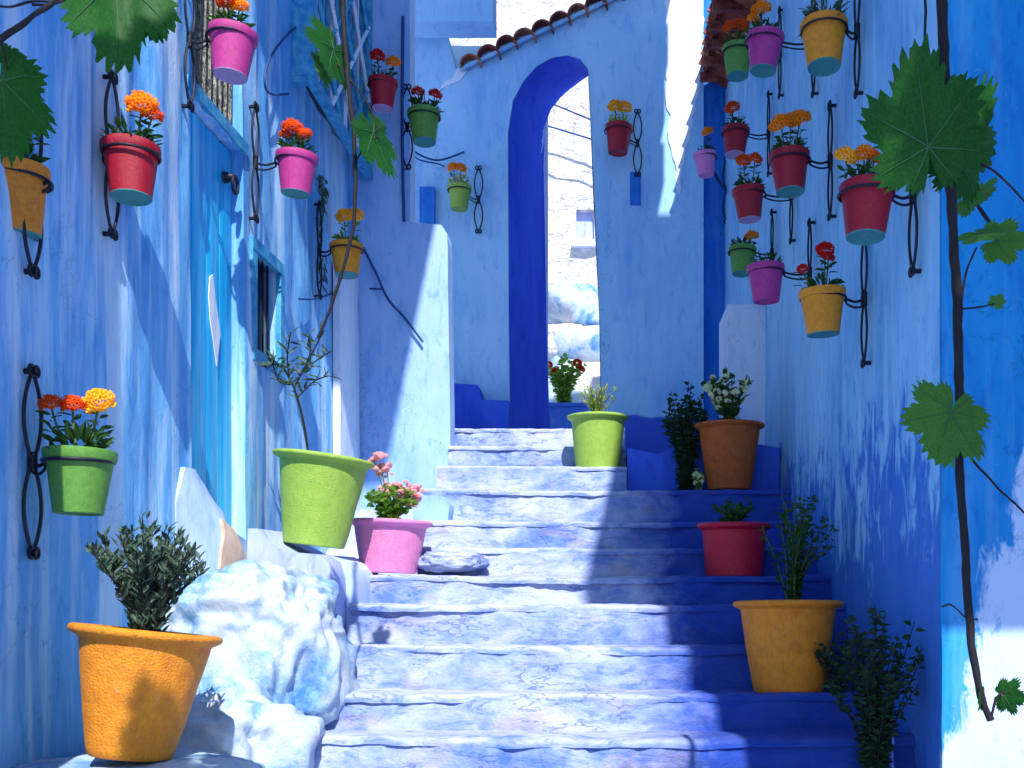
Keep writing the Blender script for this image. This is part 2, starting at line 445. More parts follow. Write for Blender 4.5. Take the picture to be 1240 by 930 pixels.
# door
def doormat():
    g = G('turquoise_painted_door')
    st = g.noise(14, 4, .6, g.map((1, 1, .06)))
    col = g.ramp(st, [(.32, (.005, .30, .64)), (.46, (.015, .46, .84)), (.60, (.05, .62, .90)), (.74, (.40, .84, .92))])  # paler vertical streaks paint light onto the planks
    return g.fin(col, .38, ((st, .5, .01), (g.noise(50, 3), .2, .003)), .5)
M['door'] = doormat()
M['turq'] = flat('turquoise_window_frame', (.02, .25, .50), .6, var=(.10, .45, .62), bump=.4)
door = empty('door', (XL - .055, 4.42, -.1)); child(door)
for k in range(4):
    a = 4.125 + k * .1485
    vs = MB()
    for j in range(22):
        z = -.09 + 2.1 * j / 21
        for q in range(7):
            y = a + .145 * q / 6; e = .006 if q in (0, 6) else 0
            vs.v.append(Vector((XL - .052 - e + .004 * fb(y * 9, z * .8, k, 3), y, z)))
    for j in range(21):
        for q in range(6): vs.f.append((j * 7 + q, j * 7 + q + 1, j * 7 + q + 8, j * 7 + q + 7))
    n = len(vs.v); vs.v += [v + Vector((-.03, 0, 0)) for v in vs.v[:n]]
    ring = [q for q in range(7)] + [j * 7 + 6 for j in range(1, 22)] + [21 * 7 + q for q in range(5, -1, -1)] + [j * 7 for j in range(20, 0, -1)]
    for i in range(len(ring)):
        p, q2 = ring[i], ring[(i + 1) % len(ring)]; vs.f.append((p, p + n, q2 + n, q2))
    child(obj('plank', vs.me('plank', 40), M['door']), door)
fr = MB()
fr.box((XL - .05, 4.085, 2.022), (XL + .012, 4.75, 2.077))
child(obj('lintel', fr.me('lintel'), M['turq']), left)
pk = [(.0, .92), (.018, .95), (.035, .80), (.07, .55), (.055, .40), (.045, .30), (.02, .48), (.0, .62), (-.008, .78)]  # kite-shaped white patch on the door planks
child(slab('pale_patch', [(4.44 + p[0] * 1.7, .78 + p[1] * .62) for p in pk], [], lambda u, v, w: Vector((XL - .046 - w, u, v)), .004,
      M['white'], .05, None), door)
kn = MB(); c0 = Vector((XL - .045, 4.60, 1.86)); kn.tube([c0, c0 + Vector((.05, 0, 0))], [.028, .014], 10)
kn.tube([c0 + Vector((.05, .0, 0)) + Vector((.0, .035 * math.sin(a / 8 * 6.283), -.035 + .04 * math.cos(a / 8 * 6.283))) for a in range(9)], .008, 6)
child(obj('knocker', kn.me('knocker', 40), M['iron']), door)
# woven panel over the door
def wovenmat():
    g = G('woven_reed_panel')
    a = g.noise(60, 3, .6, g.map((1, 1, .5)), 1.2)
    return g.fin(g.ramp(a, [(.38, (.05, .05, .05)), (.5, (.26, .25, .20)), (.64, (.50, .47, .38))]), .9, ((a, 1, .02),))
M['woven'] = wovenmat()
b = MB(); b.box((XL - .10, 4.165, 2.085), (XL - .06, 4.715, 3.095)); tp = child(obj('transom', b.me('transom'), M['woven']))
for k in range(9):
    y = 4.20 + k * .06
    b = MB(); b.tube([(XL - .052, y, 2.09), (XL - .048, y + .01, 2.6), (XL - .052, y, 3.09)], .007, 5); child(obj('reed', b.me('reed', 60), M['woven']), tp)
# small dark window with turquoise frame
win = empty('window', (XL, 5.03, 1.12)); child(win)
b = MB(); b.box((XL - .06, 4.862, 1.122), (XL - .05, 5.208, 1.618)); child(obj('pane', b.me('pane'), M['glass']), win)
b = MB()
for a_, c_ in (((XL - .012, 4.80, 1.60), (XL + .018, 5.25, 1.66)), ((XL - .012, 4.80, 1.06), (XL + .022, 5.25, 1.12)),
               ((XL - .012, 4.80, 1.1215), (XL + .016, 4.862, 1.5985)), ((XL - .012, 5.208, 1.1215), (XL + .016, 5.25, 1.5985))): b.box(a_, c_)
child(obj('window_frame', b.me('window_frame'), M['turq']), win)
for k in range(4):
    b = MB(); y = 4.92 + k * .07; b.tube([(XL - .03, y, 1.12), (XL - .03, y, 1.62)], .006, 5); child(obj('bar', b.me('bar'), M['iron']), win)
# lattice window, a grille that stands out from the wall
lw = empty('window', (XL, 6.06, 2.7)); child(lw); lw['label'] = 'lattice window with turquoise bars'
b = MB(); b.box((XL - .16, 5.505, 2.835), (XL - .15, 6.615, 4.595)); child(obj('pane', b.me('pane'), M['glass']), lw)
GX = XL + .12
for k in range(13):
    y = 5.47 + k * .097
    b = MB(); b.box((GX - .03, y, 2.74), (GX - .012, y + .02, 4.80)); child(obj('upright', b.me('upright'), M['white'] if k % 3 == 1 else M['turq']), lw)
for k in range(8):
    z = 2.0 + k * .40
    for (za, zb) in ((z, z + 1.3), (z + 1.3, z)):
        y0, y1, lo, hi = 5.45, 6.66, 2.74, 4.80
        ts = sorted(((lo - za) / (zb - za), (hi - za) / (zb - za))); t0 = max(0, ts[0]); t1 = min(1, ts[1])
        if t1 - t0 > .08:
            b = MB(); b.tube([(GX, y0 + (y1 - y0) * t0, za + (zb - za) * t0), (GX, y0 + (y1 - y0) * t1, za + (zb - za) * t1)], .015, 4)
            child(obj('lattice_bar', b.me('lattice_bar'), M['white'] if k % 2 else M['turq']), lw)
b = MB()
for a_, c_ in (((GX - .035, 5.40, 2.70), (GX + .02, 6.70, 2.739)), ((XL - .012, 5.40, 2.70), (GX - .036, 5.44, 2.738)), ((XL - .012, 6.66, 2.70), (GX - .036, 6.70, 2.738)), ((XL - .012, 5.40, 2.7395), (GX + .015, 5.46, 4.85)), ((XL - .012, 6.66, 2.7395), (GX + .015, 6.70, 4.85))): b.box(a_, c_)
child(obj('window_frame', b.me('window_frame'), M['turq']), lw)
b = MB(); b.box((XL - .14, 6.102, 2.142), (XL - .12, 6.238, 2.418)); child(obj('vent', b.me('vent'), M['glass']))
# white slab painting in sun at the wall's far end
child(slab('lit_wall_end', [(6.22, -.3), (6.70, -.3), (6.70, 2.02), (6.22, 2.0)], [], lambda u, v, w: Vector((XL + .05 - w, u, v)), .045, M['white'], .05,
      lambda u, v: .012 * fb(u * 6, v * .8, 5)))
# the return wall (pillar) facing down the steps
D1 = 6.72
def pw(d):
    return lambda u, v, w: Vector((u, d + w, v))
def pp(px, py, d): return ((px - VX) * d / F, (VY - py) * d / F)
pil = [pp(380, 730, D1), pp(546, 730, D1), pp(545, 500, D1), pp(542, 300, D1), pp(541, 282, D1), pp(534, 272, D1), pp(489, 268, D1), (-1.41, 6.75), (-2.1, 6.75)]
child(slab('return_wall', pil, [], pw(D1), .20, M['pillar'], .05, lambda u, v: .010 * fb(u * 3, v * 2, 2) + .004 * fb(u * 14, v * 7, 2)))
b = MB(); b.box((-2.1, 6.923, 1.5), (-1.405, 7.10, 6.75)); child(obj('corner', b.me('corner'), M['white']))  # white to paint in the lit edge of the corner
# upper storey that projects at the back
b = MB(); b.box((-2.4, 8.1, pp(0, 26, 8.1)[1]), (pp(597, 0, 8.1)[0], 8.35, 6.75)); child(obj('upper_storey', b.me('upper_storey'), M['facade']))
# roof terrace slab of the left house, unseen, its overhang shaped to shade the pillar
b = MB(); b.box((-3.0, 1.5, 6.753), (-.32, 3.1, 6.95)); b.box((-3.0, 3.1035, 6.76), (-1.45, 8.3, 6.95)); child(obj('shade_roof', b.me('shade_roof'), M['left']))
b = MB(); b.tube(spline([P(488, 20, 6.66), P(487, 150, 6.66), P(489, 268, 6.66)]), .011, 6); child(obj('downpipe', b.me('downpipe', 60), M['cable']))

# ------------------------------------------------------------------ unseen bridge added over the lane to shade the arch wall
br = MB(); br.box((-1.36, 3.12, 6.80), (1.14, 5.60, 7.15)); br.box((-1.36, 5.602, 6.80), (1.04, 6.05, 7.15)); br.box((-1.36, 6.052, 6.80), (.97, 6.45, 7.15)); br.box((-1.36, 6.452, 6.80), (.88, 7.7, 7.15)); br.box((1.1435, 3.12, 6.802), (3.5, 5.10, 7.12))
tag(obj('shade_bridge', br.me('shade_bridge'), M['left']), 'unseen blue block added high over the lane to shade the arch wall', 'shade block')

# ------------------------------------------------------------------ facade with the arch
D2, D3 = 8.5, 9.12
front = [(618, 552), (616, 400), (615, 160), (621, 122), (634, 98), (650, 80), (668, 70), (686, 67), (702, 71), (712, 84), (715, 140), (720, 250), (726, 380), (729, 552)]
back = [(666, 548), (661, 400), (658, 200), (660, 150), (667, 132), (679, 117), (689, 108), (697, 102), (705, 96), (714, 90), (716.5, 140), (721.5, 250), (727.5, 380), (731, 548)]
hole = [pp(x, y, D2) for x, y in front]; hback = [P(x, y, D3) for x, y in back]
def bh(p):   # the matching point on the far outline of the opening
    best = None
    for i in range(len(hole)):
        a = Vector(hole[i]); c = Vector(hole[(i + 1) % len(hole)]); ab = c - a
        t = max(0, min(1, (Vector(p) - a).dot(ab) / ab.length_squared)); dd = (a + ab * t - Vector(p)).length
        if best is None or dd < best[0] - 1e-7: best = (dd, i, t)
    _, i, t = best
    return hback[i].lerp(hback[(i + 1) % len(hback)], t)
fac = empty('archway_wall', (-.6, D2, 1.16))
tag(fac, 'blue wall with a tall round arch at the top of the steps, coped with maroon tiles', 'wall')
ftop = [(-1.9, pp(0, 24, D2)[1] - .002), pp(537, 24, D2), pp(543, 50, D2), pp(552, 84, D2), pp(562, 76, D2), pp(735, -3, D2), pp(800, -33, D2), pp(852, -33, D2)]
fout = [(-1.9, .7), pp(852, 640, D2)] + ftop[::-1]
child(slab('wall', fout, [hole], pw(D2), D3 - D2, M['facade'], .055, lambda u, v: .006 * fb(u * 1.8, v * 1.4, 7) + .003 * fb(u * 9, v * 7, 2), back_holes=bh), fac)
# painted reveal of the arch, a skin just proud of the opening
rv = MB(); N = 8
fh = [P(x, y, D2 - .006) for x, y in front]; ctr = P(672, 300, 8.8)
for i in range(len(front)):
    for k in range(N + 1):
        p = fh[i].lerp(hback[i] + Vector((0, .004, 0)), k / N)
        q = p + (Vector((ctr.x, p.y, min(p.z, ctr.z + .6))) - p).normalized() * (.006 + .004 * fb(p.x * 4, p.y * 5, p.z * 3))
        rv.v.append(q)
for i in range(len(front) - 1):
    for k in range(N): a = i * (N + 1) + k; rv.f.append((a, a + N + 1, a + N + 2, a + 1))
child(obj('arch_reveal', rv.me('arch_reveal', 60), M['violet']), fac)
b = MB(); b.box((-1.9, D3 + .003, .7), (hback[0].x - .02, D3 + .05, 4.9)); child(obj('back_wall', b.me('back_wall'), M['white']), fac)
# notch / ledge at the foot, left
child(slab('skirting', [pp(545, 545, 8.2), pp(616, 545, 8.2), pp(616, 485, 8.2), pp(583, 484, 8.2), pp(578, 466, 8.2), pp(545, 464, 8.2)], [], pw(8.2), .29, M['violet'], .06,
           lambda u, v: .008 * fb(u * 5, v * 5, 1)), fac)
# little niche slots
for (x0, y0, x1, y1, d_) in ((508, 226, 526, 272, 8.44), (763, 208, 776, 247, 8.47)):
    b = MB(); a = P(x0, y1, d_); c = P(x1, y0, d_); b.box((a.x, d_, a.z), (c.x, D2 + .02, c.z)); child(obj('vent_block', b.me('vent_block'), M['deep']), fac)
# white slab in the shape of the sunlight down the right end
wp = [(806, -30), (852, -30), (851, 60), (846, 110), (838, 150), (833, 175), (829, 180), (826, 205), (823, 234), (819, 232), (817, 205), (812, 180), (808, 160), (811, 140), (806, 120), (807, 60)]
wd = densify(wp, 7)
wd = [(x + 3.2 * noise.noise(Vector((x * .11, y * .13, 3))) + random.uniform(-1, 1), y + random.uniform(-1.5, 1.5)) for x, y in wd]
child(slab('sunlight_patch', [pp(x, y, D2 - .014) for x, y in wd], [], pw(D2 - .014), .03, M['white'], .05, lambda u, v: .003 * fb(u * 9, v * 9, 4)), fac)
child(slab('sunlight_patch', [pp(x, y, D2 - .014) for x, y in ((552, 84), (560, 80), (566, 86), (556, 98), (540, 104), (530, 110), (538, 99), (548, 94))], [], pw(D2 - .014), .03, M['white'], .05, None), fac)  # small white slab painting in the lit streak under the tiles
# coping tiles: half-round ends climbing to the right
def tile_mesh(r, L, t=.014, n=10, flare=1.12):
    vs = []; fs = []
    for j, (y, s) in enumerate(((0, flare), (L * .5, 1.06), (L, 1))):
        for k in range(n + 1):
            a = math.pi * k / n; vs.append((math.cos(a) * r * s, y, math.sin(a) * r * s * 1.05))
        for k in range(n + 1):
            a = math.pi * k / n; vs.append((math.cos(a) * (r * s - t), y, math.sin(a) * (r * s - t) * 1.05))
    m = 2 * (n + 1)
    for j in range(2):
        for k in range(n):
            a = j * m + k; fs.append((a, a + 1, a + 1 + m, a + m))
            a = j * m + n + 1 + k; fs.append((a, a + m, a + 1 + m, a + 1))
        for a, c in ((j * m, j * m + n + 1), (j * m + n, j * m + 2 * n + 1)): fs.append((a, a + m, c + m, c))
    for k in range(n): fs.append((k, k + n + 1, k + n + 2, k + 1)); a = 2 * m + k; fs.append((a, a + 1, a + n + 2, a + n + 1))
    me = mesh('roof_tile', vs, fs)
    bm = bmesh.new(); bm.from_mesh(me); bmesh.ops.recalc_face_normals(bm, faces=bm.faces); bm.to_mesh(me); bm.free()
    me.shade_smooth(); me.set_sharp_from_angle(angle=R(40)); return me
TM = tile_mesh(.088, .42)
M['tile2'] = flat('orange_brown_roof_tile', (.30, .075, .03), .75, var=(.55, .22, .12), bump=.6, sc=14)
for k in range(11):
    t = k / 7
    px = 570 + 152 * t; py = 79 - 71 * t - (2 if k == 2 else 0)
    o = obj('roof_tile', TM, M['tile' if k % 3 else 'tile2'], None, P(px, py, D2 - .09) + Vector((0, 0, 0)), (R(random.uniform(3, 8)), R(random.uniform(-5, 5)) - R(10), R(random.uniform(-4, 4))), random.uniform(.93, 1.05))
    child(o, fac)
b = MB()
for k in range(11):
    p = P(558 + 152 * k / 7, 84 - 71 * k / 7, D2 - .05); b.tube([p, p + Vector((.17, .0, .085))], .018, 6)
child(obj('mortar_bed', b.me('mortar_bed', 60), M['facade']), fac)

# low plinth to the right of the arch and deep blue wall behind the shrub
pl = slab('plinth', [(.105, .3), (1.09, .3), (1.09, .84), (.75, .90), (.45, .85), (.30, .80), (.105, .84)], [], pw(6.40), 2.05, M['violet'], .06, lambda u, v: .014 * fb(u * 3, v * 3, 5))
tag(pl, 'low violet-blue plastered plinth right of the light green pot, behind the top steps', 'plinth')
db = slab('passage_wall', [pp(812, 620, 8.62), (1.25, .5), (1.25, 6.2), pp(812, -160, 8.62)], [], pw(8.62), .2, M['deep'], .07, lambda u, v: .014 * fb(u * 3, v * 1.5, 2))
tag(db, 'deep blue shaded wall between the arch wall and the right house', 'wall')

# ------------------------------------------------------------------ right house
right = empty('right_house', (XR, 5.0, -.7))
tag(right, 'blue limewashed house along the right of the steps, hung with flowerpots and peeling below', 'house')
rr = lambda d, z: .012 * fb(d * 1.2, z * .8, 3, 3) + .005 * fb(d * 7, z * 1.4, 5, 3) + .002 * fb(d * 25, z * 9, 5, 2)
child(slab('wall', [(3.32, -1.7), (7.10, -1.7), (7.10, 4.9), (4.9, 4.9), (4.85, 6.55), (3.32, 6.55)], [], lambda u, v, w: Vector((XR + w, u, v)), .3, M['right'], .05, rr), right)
child(slab('end_wall', [(XR + .303, -1.7), (3.0, -1.7), (3.0, 6.55), (XR + .303, 6.55)], [], pw(3.33), .3, M['corner'], .06, lambda u, v: .014 * fb(u * 3, v * 3, 5)), right)
child(slab('end_wall', [(XR - .0, -1.7), (XR + .30, -1.7), (XR + .30, 6.55), (XR - .0, 6.55)], [], pw(3.298), .02, M['corner'], .06, lambda u, v: .012 * fb(u * 5, v * 4, 5)), right)
child(slab('far_wall', [(7.103, .3), (8.61, .3), (8.61, 4.9), (7.103, 4.9)], [], lambda u, v, w: Vector((XR - .0 - (u - 7.1) * .075 + w, u, v)), .3, M['right'], .06, rr), right)
child(slab('sunlit_strip', [(pp(881, 0, 7.06)[0], .3), (XR + .10, .3), (XR + .10, 1.95), (pp(881, 0, 7.06)[0], 1.95)], [], pw(7.06), .55, M['white'], .05, lambda u, v: .008 * fb(u * 3, v * 3, 5)), right)  # white block standing in for a sunlit strip of wall
# tiled awning high on the far wall: courses of half round tiles sloping to the lane
aw = empty('awning', (1.0, 7.8, 4.4)); child(aw, right)
TM2 = tile_mesh(.075, .34)
for c in range(3):
    for k in range(15):
        o = obj('roof_tile', TM2, M['tile' if (k + c) % 3 else 'tile2'], None, (.74 + c * .2, 6.3 + k * .155, 4.36 + c * .13), (R(-28 + random.uniform(-2, 2)), 0, R(-90 + random.uniform(-3, 3))), random.uniform(.95, 1.05))
        child(o, aw)
b = MB(); b.v += [Vector(v) for v in ((.80, 6.25, 4.34), (.80, 8.55, 4.34), (1.4, 8.55, 4.70), (1.4, 6.25, 4.70), (.80, 6.25, 4.31), (.80, 8.55, 4.31), (1.4, 8.55, 4.67), (1.4, 6.25, 4.67))]
b.f += [(0, 3, 2, 1), (4, 5, 6, 7), (0, 1, 5, 4), (1, 2, 6, 5), (2, 3, 7, 6), (3, 0, 4, 7)]; child(obj('deck', b.me('deck'), M['tile']), aw)
for k in range(9):
    b = MB(); b.box((.76, 6.35 + k * .26, 4.24), (1.2, 6.40 + k * .26, 4.305)); child(obj('rafter', b.me('rafter'), M['tile']), aw)
# unseen neighbour beside the camera, shaped to cast the shade on the steps
nb = empty('near_shade_house', (2.5, 1.0, -1.6)); tag(nb, 'unseen blue house beside the viewer, shaped to shade the steps', 'house')
b = MB(); b.box((1.19, .60, -1.7), (1.60, 1.15, 6.4)); b.box((2.7, .60, -1.7), (6, 1.15, 6.4)); b.box((1.603, .602, 3.0), (2.697, 1.148, 6.398))
child(obj('wall', b.me('wall'), M['right']), nb)  # unseen wall shaped to shade the steps
b = MB(); b.box((1.19, -.7, 6.403), (6, 3.1, 6.62)); child(obj('shade_roof', b.me('shade_roof'), M['right']), nb)

# ------------------------------------------------------------------ what shows beyond the arch and over the tiles
def farmat():
    g = G('sunlit_rubble_whitewash')
    v = g.noise(5, 6, .72, dist=1.0)
    col = g.ramp(v, [(.33, (.55, .56, .60)), (.43, (.82, .80, .78)), (.6, (.90, .89, .87))])
    w = g.noise(2.2, 4, .6)
    col = g.mix(g.ramp(w, [(.55, 0), (.68, .55)]), col, (.80, .58, .46))
    return g.fin(col, .9, ((v, 1, .12), (g.noise(22, 5), .6, .03)))
M['far'] = farmat()
far = empty('hillside_house', (-1.5, 14, 2)); tag(far, 'sunlit white rubble house seen through the arch and above the tiles', 'house')
fwin = [pp(697, 292, 14), pp(720, 292, 14), pp(719, 254, 14), pp(698, 254, 14)]
child(slab('wall', [(-6, 1), (1.4, 1), (1.4, 12), (-6, 12)], [fwin], pw(14), .3, M['far'], .14, lambda u, v: .05 * fb(u * 1.6, v * 2.5, 2, 5)), far)
fw = empty('window', (fwin[0][0], 14, fwin[0][1])); child(fw, far)
b = MB(); b.box((fwin[0][0] - .02, 14.1, fwin[0][1] - .02), (fwin[1][0] + .02, 14.14, fwin[2][1] + .02)); child(obj('pane', b.me('pane'), M['lilac']), fw)
b = MB(); b.box((fwin[0][0] - .05, 13.88, fwin[0][1] - .10), (fwin[1][0] + .05, 14.06, fwin[0][1] - .012)); child(obj('sill', b.me('sill'), M['white']), fw)
for (x0, y0, x1, y1) in ((655, 120, 728, 150), (655, 150, 728, 172)):
    b = MB(); b.tube([P(x0, y0, 13.6), P(x1, y1, 13.6)], .012, 5)
    tag(obj('overhead_wire', b.me('overhead_wire'), M['cable']), 'thin dark wire slanting across the bright wall seen through the arch, %s one' % ('upper' if y0 == 120 else 'lower'), 'wire')
def lump(name, c, s, m, seed, parent=None, amp=.22, f=1.6, sub=4):
    bm = bmesh.new(); bmesh.ops.create_icosphere(bm, subdivisions=sub, radius=1)
    for v in bm.verts:
        p = v.co.copy(); q = Vector([math.copysign(abs(t) ** .7, t) for t in p])
        q *= 1 + amp * fb(p.x * f + seed, p.y * f, p.z * f, 5) + amp * .3 * noise.noise(p * 6 + Vector((seed, 0, 0)))
        v.co = Vector((q.x * s[0], q.y * s[1], q.z * s[2])) + Vector(c)
    me = bpy.data.meshes.new(name); bm.to_mesh(me); bm.free(); me.shade_smooth()
    return obj(name, me, m, parent)
crag = empty('rock_outcrop', (-.6, 12.8, 1.2)); tag(crag, 'pale painted boulders piled behind the arch opening', 'rock')
for i, (x, y, s) in enumerate(((700, 372, .34), (722, 385, .30), (684, 420, .36), (714, 425, .40), (690, 452, .30), (720, 470, .42), (672, 478, .30), (700, 498, .38))):
    p = P(x, y, 12.8 - i * .08); child(lump('boulder', p, (s * 1.1, s, s * .72), M['rock'] if i not in (2, 5) else M['far'], i * 3.7, sub=3), crag)
b = MB(); b.box((-1.6, 13.1, .9), (P(690, 0, 13.1).x, 13.4, P(0, 346, 13.1).z)); child(obj('terrace_wall', b.me('terrace_wall'), M['ramp']), crag)

# ------------------------------------------------------------------ masonry at the left foot of the steps
rk = lump('painted_rock', (0, 0, 0), (.36, .40, .39), M['rock'], 2.2, amp=.24, f=1.15, sub=6)
rk.location = P(300, 802, 4.0)
tag(rk, 'big lumpy pale whitewashed rock between the amber pot and the steps', 'rock')
r2 = lump('painted_rock', (0, 0, 0), (.34, .34, .30), M['rock'], 8.2, amp=.24, f=1.7, sub=5)
r2.location = P(265, 925, 3.60)
tag(r2, 'low whitewashed rock at the foot of the big one, just right of the amber pot', 'rock')
lg = lump('ledge', (0, 0, 0), (.42, .40, .22), M['rock'], 6.4, amp=.10, f=1.3, sub=5); lg.location = (-1.44, 2.98, -.755)
tag(lg, 'whitewashed ledge under the big amber pot in the bottom left corner', 'ledge')
# plaster ramp under the door
def mound(u, v):   # u: distance, v: height  -> how far it stands out from the wall
    return (.03 * fb(u * 3, v * 2.5, 4) + .012 * fb(u * 11, v * 5, 4)) * max(0, min(1, (u - 4.0) / .3)) * .7
def rampx(u, v): q = max(0, min(1, (u - 3.97) / .35)); top = .47 - max(0, u - 4.05) * .75; t_ = max(0, min(1, (top - v) / .22)); return .012 + .13 * math.sin(q * math.pi / 2) * (.25 + .75 * math.sin(t_ * math.pi / 2))
mo = slab('door_ramp', [(3.96, -1.3), (4.98, -1.3), (4.98, .12), (4.66, .18), (4.5, .21), (4.36, .27), (4.22, .36), (4.10, .45), (4.02, .45), (3.96, .3)], [],
          lambda u, v, w: Vector((XL + (rampx(u, v) - w if w < .05 else .003), u, v)), .115, M['ramp'], .035, mound)
tag(mo, 'sloping pale plaster ramp at the foot of the turquoise door', 'ramp')
pt = slab('exposed_stone', [(4.14, .02), (4.36, .02), (4.35, .15), (4.26, .21), (4.17, .25)], [], lambda u, v, w: Vector((XL + rampx(u, v) + .014 - w, u, v)), .06, flat('bare_sandy_stone', (.50, .33, .22), .9, var=(.66, .52, .42), bump=.8, sc=9), .035, lambda u, v: .006 * fb(u * 14, v * 3, 4) + mound(u, v))
child(pt, mo)
# plinth with the lime pot
pa = slab('pot_plinth', [pp(300, 830, 4.42), pp(402, 830, 4.42), pp(404, 740, 4.42), pp(402, 700, 4.42), pp(397, 680, 4.42), pp(383, 671, 4.42), pp(345, 668, 4.42), pp(322, 656, 4.42), pp(312, 640, 4.42), pp(300, 640, 4.42)], [], pw(4.42), .66, M['lilac'], .04, lambda u, v: .016 * fb(u * 5, v * 5, 3))
tag(pa, 'rounded lilac plaster plinth that carries the large lime green pot', 'plinth')
pb = slab('step_curb', [pp(404, 830, 4.64), pp(428, 830, 4.64), pp(431, 720, 4.64), pp(428, 694, 4.64), pp(418, 682, 4.64), pp(404, 674, 4.64)], [], pw(4.64), .5, M['ramp'], .04, lambda u, v: .010 * fb(u * 6, v * 4, 3))
tag(pb, 'narrow rounded plaster curb between the lime pot plinth and the steps', 'curb')
b3 = slab('step_curb', [pp(500, 640, 5.8), pp(542, 640, 5.8), pp(544, 612, 5.8), pp(536, 601, 5.8), pp(500, 598, 5.8)], [], pw(5.8), .9, M['pillar'], .04, lambda u, v: .012 * fb(u * 5, v * 5, 3))
b3.hide_render = False
tag(b3, 'low plaster curb behind the pink pot beside the upper steps', 'curb')
r4 = lump('painted_rock', (0, 0, 0), (.17, .12, .055), M['step'], 5.2, amp=.18, f=1.7, sub=5); r4.location = P(548, 680, 5.2)
tag(r4, 'small worn lump of render on the steps right of the pink pot', 'rock')

# ------------------------------------------------------------------ pots
def pot_meshes(taper=.68, h=1.0, rimh=.16, n=44, key=''):
    """unit radius 1 at the rim, height h*2"""
    H = 2 * h * .98
    r0 = taper
    body = [(r0 * .90, .035), (r0, .0), (r0 + (0.90 - r0) * .5, H * .5), (.90, H - rimh * 2)]
    body = [(r0, .0)] + [(r0 + (.90 - r0) * t, (H - rimh * 2) * t) for t in (.08, .2, .35, .5, .65, .8, .92, 1)]
    inner = [(.90, H - rimh), (.90, H - .25), (.84, H * .55)]
    b = MB(); b.lathe(body + [(.90, H - rimh)] + [(.86, H - rimh), (.76, H * .6), (.0001, H * .6)], n)
    rim = MB(); rim.lathe([(.88, H - rimh * 2), (.955, H - rimh * 2 + .0), (.985, H - rimh * 1.6), (1.0, H - rimh * .5), (.995, H - rimh * .12), (.965, H), (.905, H - .01), (.875, H - rimh * .3), (.87, H - rimh * 1.2)], n)
    base = MB(); base.lathe([(.0001, .012), (r0 * .80, .012), (r0 * .86, -.02), (r0 * .985, -.028), (r0 * 1.004, -.01), (r0 * 1.008, .022), (r0 * .99, .03)], n)
    soil = MB(); soil.lathe([(.0001, H - rimh * 1.1), (.45, H - rimh * 1.15), (.86, H - rimh * 1.3)], 24)
    return [('pot_body', b.me('pot_body', 35)), ('rim', rim.me('rim', 50)), ('base', base.me('base', 35)), ('soil', soil.me('soil', 60))]
SMALL = pot_meshes(.68, .95, .17)
def bigpot(taper, h, rimh): # rolled rim, rough body
    H = 2 * h; n = 56
    def J(mb, a=.006):
        for v in mb.v:
            r = math.hypot(v.x, v.y)
            if r > .3: k = 1 + a * fb(v.x * 2.2, v.y * 2.2, v.z * 2.2 + h * 9, 4); v.x *= k; v.y *= k
        return mb
    b = MB(); b.lathe([(taper * .93, -.0), (taper, .02)] + [(taper + (.86 - taper) * (t ** .92), (H - rimh) * t + .02 * (1 - t)) for t in [i / 14 for i in range(1, 15)]] + [(.80, H - rimh), (taper + (.86 - taper) * .6 - .07, H * .6), (.0001, H * .6)], n, True)
    rim = MB(); rim.lathe([(.84, H - rimh * 1.25), (.875, H - rimh), (.93, H - rimh * .85), (.985, H - rimh * .62), (1.0, H - rimh * .35), (.985, H - rimh * .1), (.94, H), (.88, H - rimh * .04), (.83, H - rimh * .3), (.81, H - rimh)], n)
    soil = MB(); soil.lathe([(.0001, H - rimh * .9), (.45, H - rimh), (.81, H - rimh * 1.1)], 24)
    return [('pot_body', J(b, .012).me('pot_body', 50)), ('rim', J(rim, .012).me('rim', 80)), ('soil', soil.me('soil', 60))]

def bloom_mesh(n=70, spread=1.0):
    vs = []; fs = []
    rnd = random.Random(n)
    for i in range(n):
        t = i / n; ph = math.acos(1 - 1.35 * t); th = i * 2.39996
        dr = Vector((math.sin(ph) * math.cos(th), math.sin(ph) * math.sin(th), math.cos(ph) * .85))
        side = Vector((-math.sin(th), math.cos(th), 0)); w = .20 + .12 * t
        up = dr.cross(side).normalized()
        tip = dr * (1 + rnd.uniform(-.1, .12)); root = dr * .35 - up * 0
        b_ = len(vs)
        vs += [root, tip - side * w + up * .10, tip * 1.04, tip + side * w + up * .10, tip - up * .16 - side * w * .5, tip - up * .16 + side * w * .5]
        fs += [(b_, b_ + 1, b_ + 2), (b_, b_ + 2, b_ + 3), (b_ + 1, b_ + 4, b_ + 2), (b_ + 2, b_ + 5, b_ + 3)]
    return mesh('bloom', vs, fs)
BLOOM = bloom_mesh()
def add_leaf(mb, p, dr, L, wd, fold=.25, nrm=None, segs=3):
    """a small pointed leaf from p along dr"""
    dr = dr.normalized(); s = dr.cross(nrm if nrm else Vector((random.uniform(-1, 1), random.uniform(-1, 1), random.uniform(.2, 1)))).normalized(); u = s.cross(dr)
    b_ = len(mb.v)
    W_ = [0, .8, 1, .55, 0]; T_ = [0, .22, .5, .8, 1]
    for k in range(5):
        c = p + dr * L * T_[k] - u * L * .18 * T_[k] ** 2
        if k in (0, 4): mb.v.append(c)
        else: mb.v += [c - s * wd * W_[k] * .5 + u * wd * fold, c, c + s * wd * W_[k] * .5 + u * wd * fold]
    i = b_
    mb.f += [(i, i + 2, i + 1), (i, i + 3, i + 2)]
    for k in (1, 4): mb.f += [(i + k, i + k + 1, i + k + 4, i + k + 3), (i + k + 1, i + k + 2, i + k + 5, i + k + 4)]
    mb.f += [(i + 7, i + 8, i + 10), (i + 8, i + 9, i + 10)]

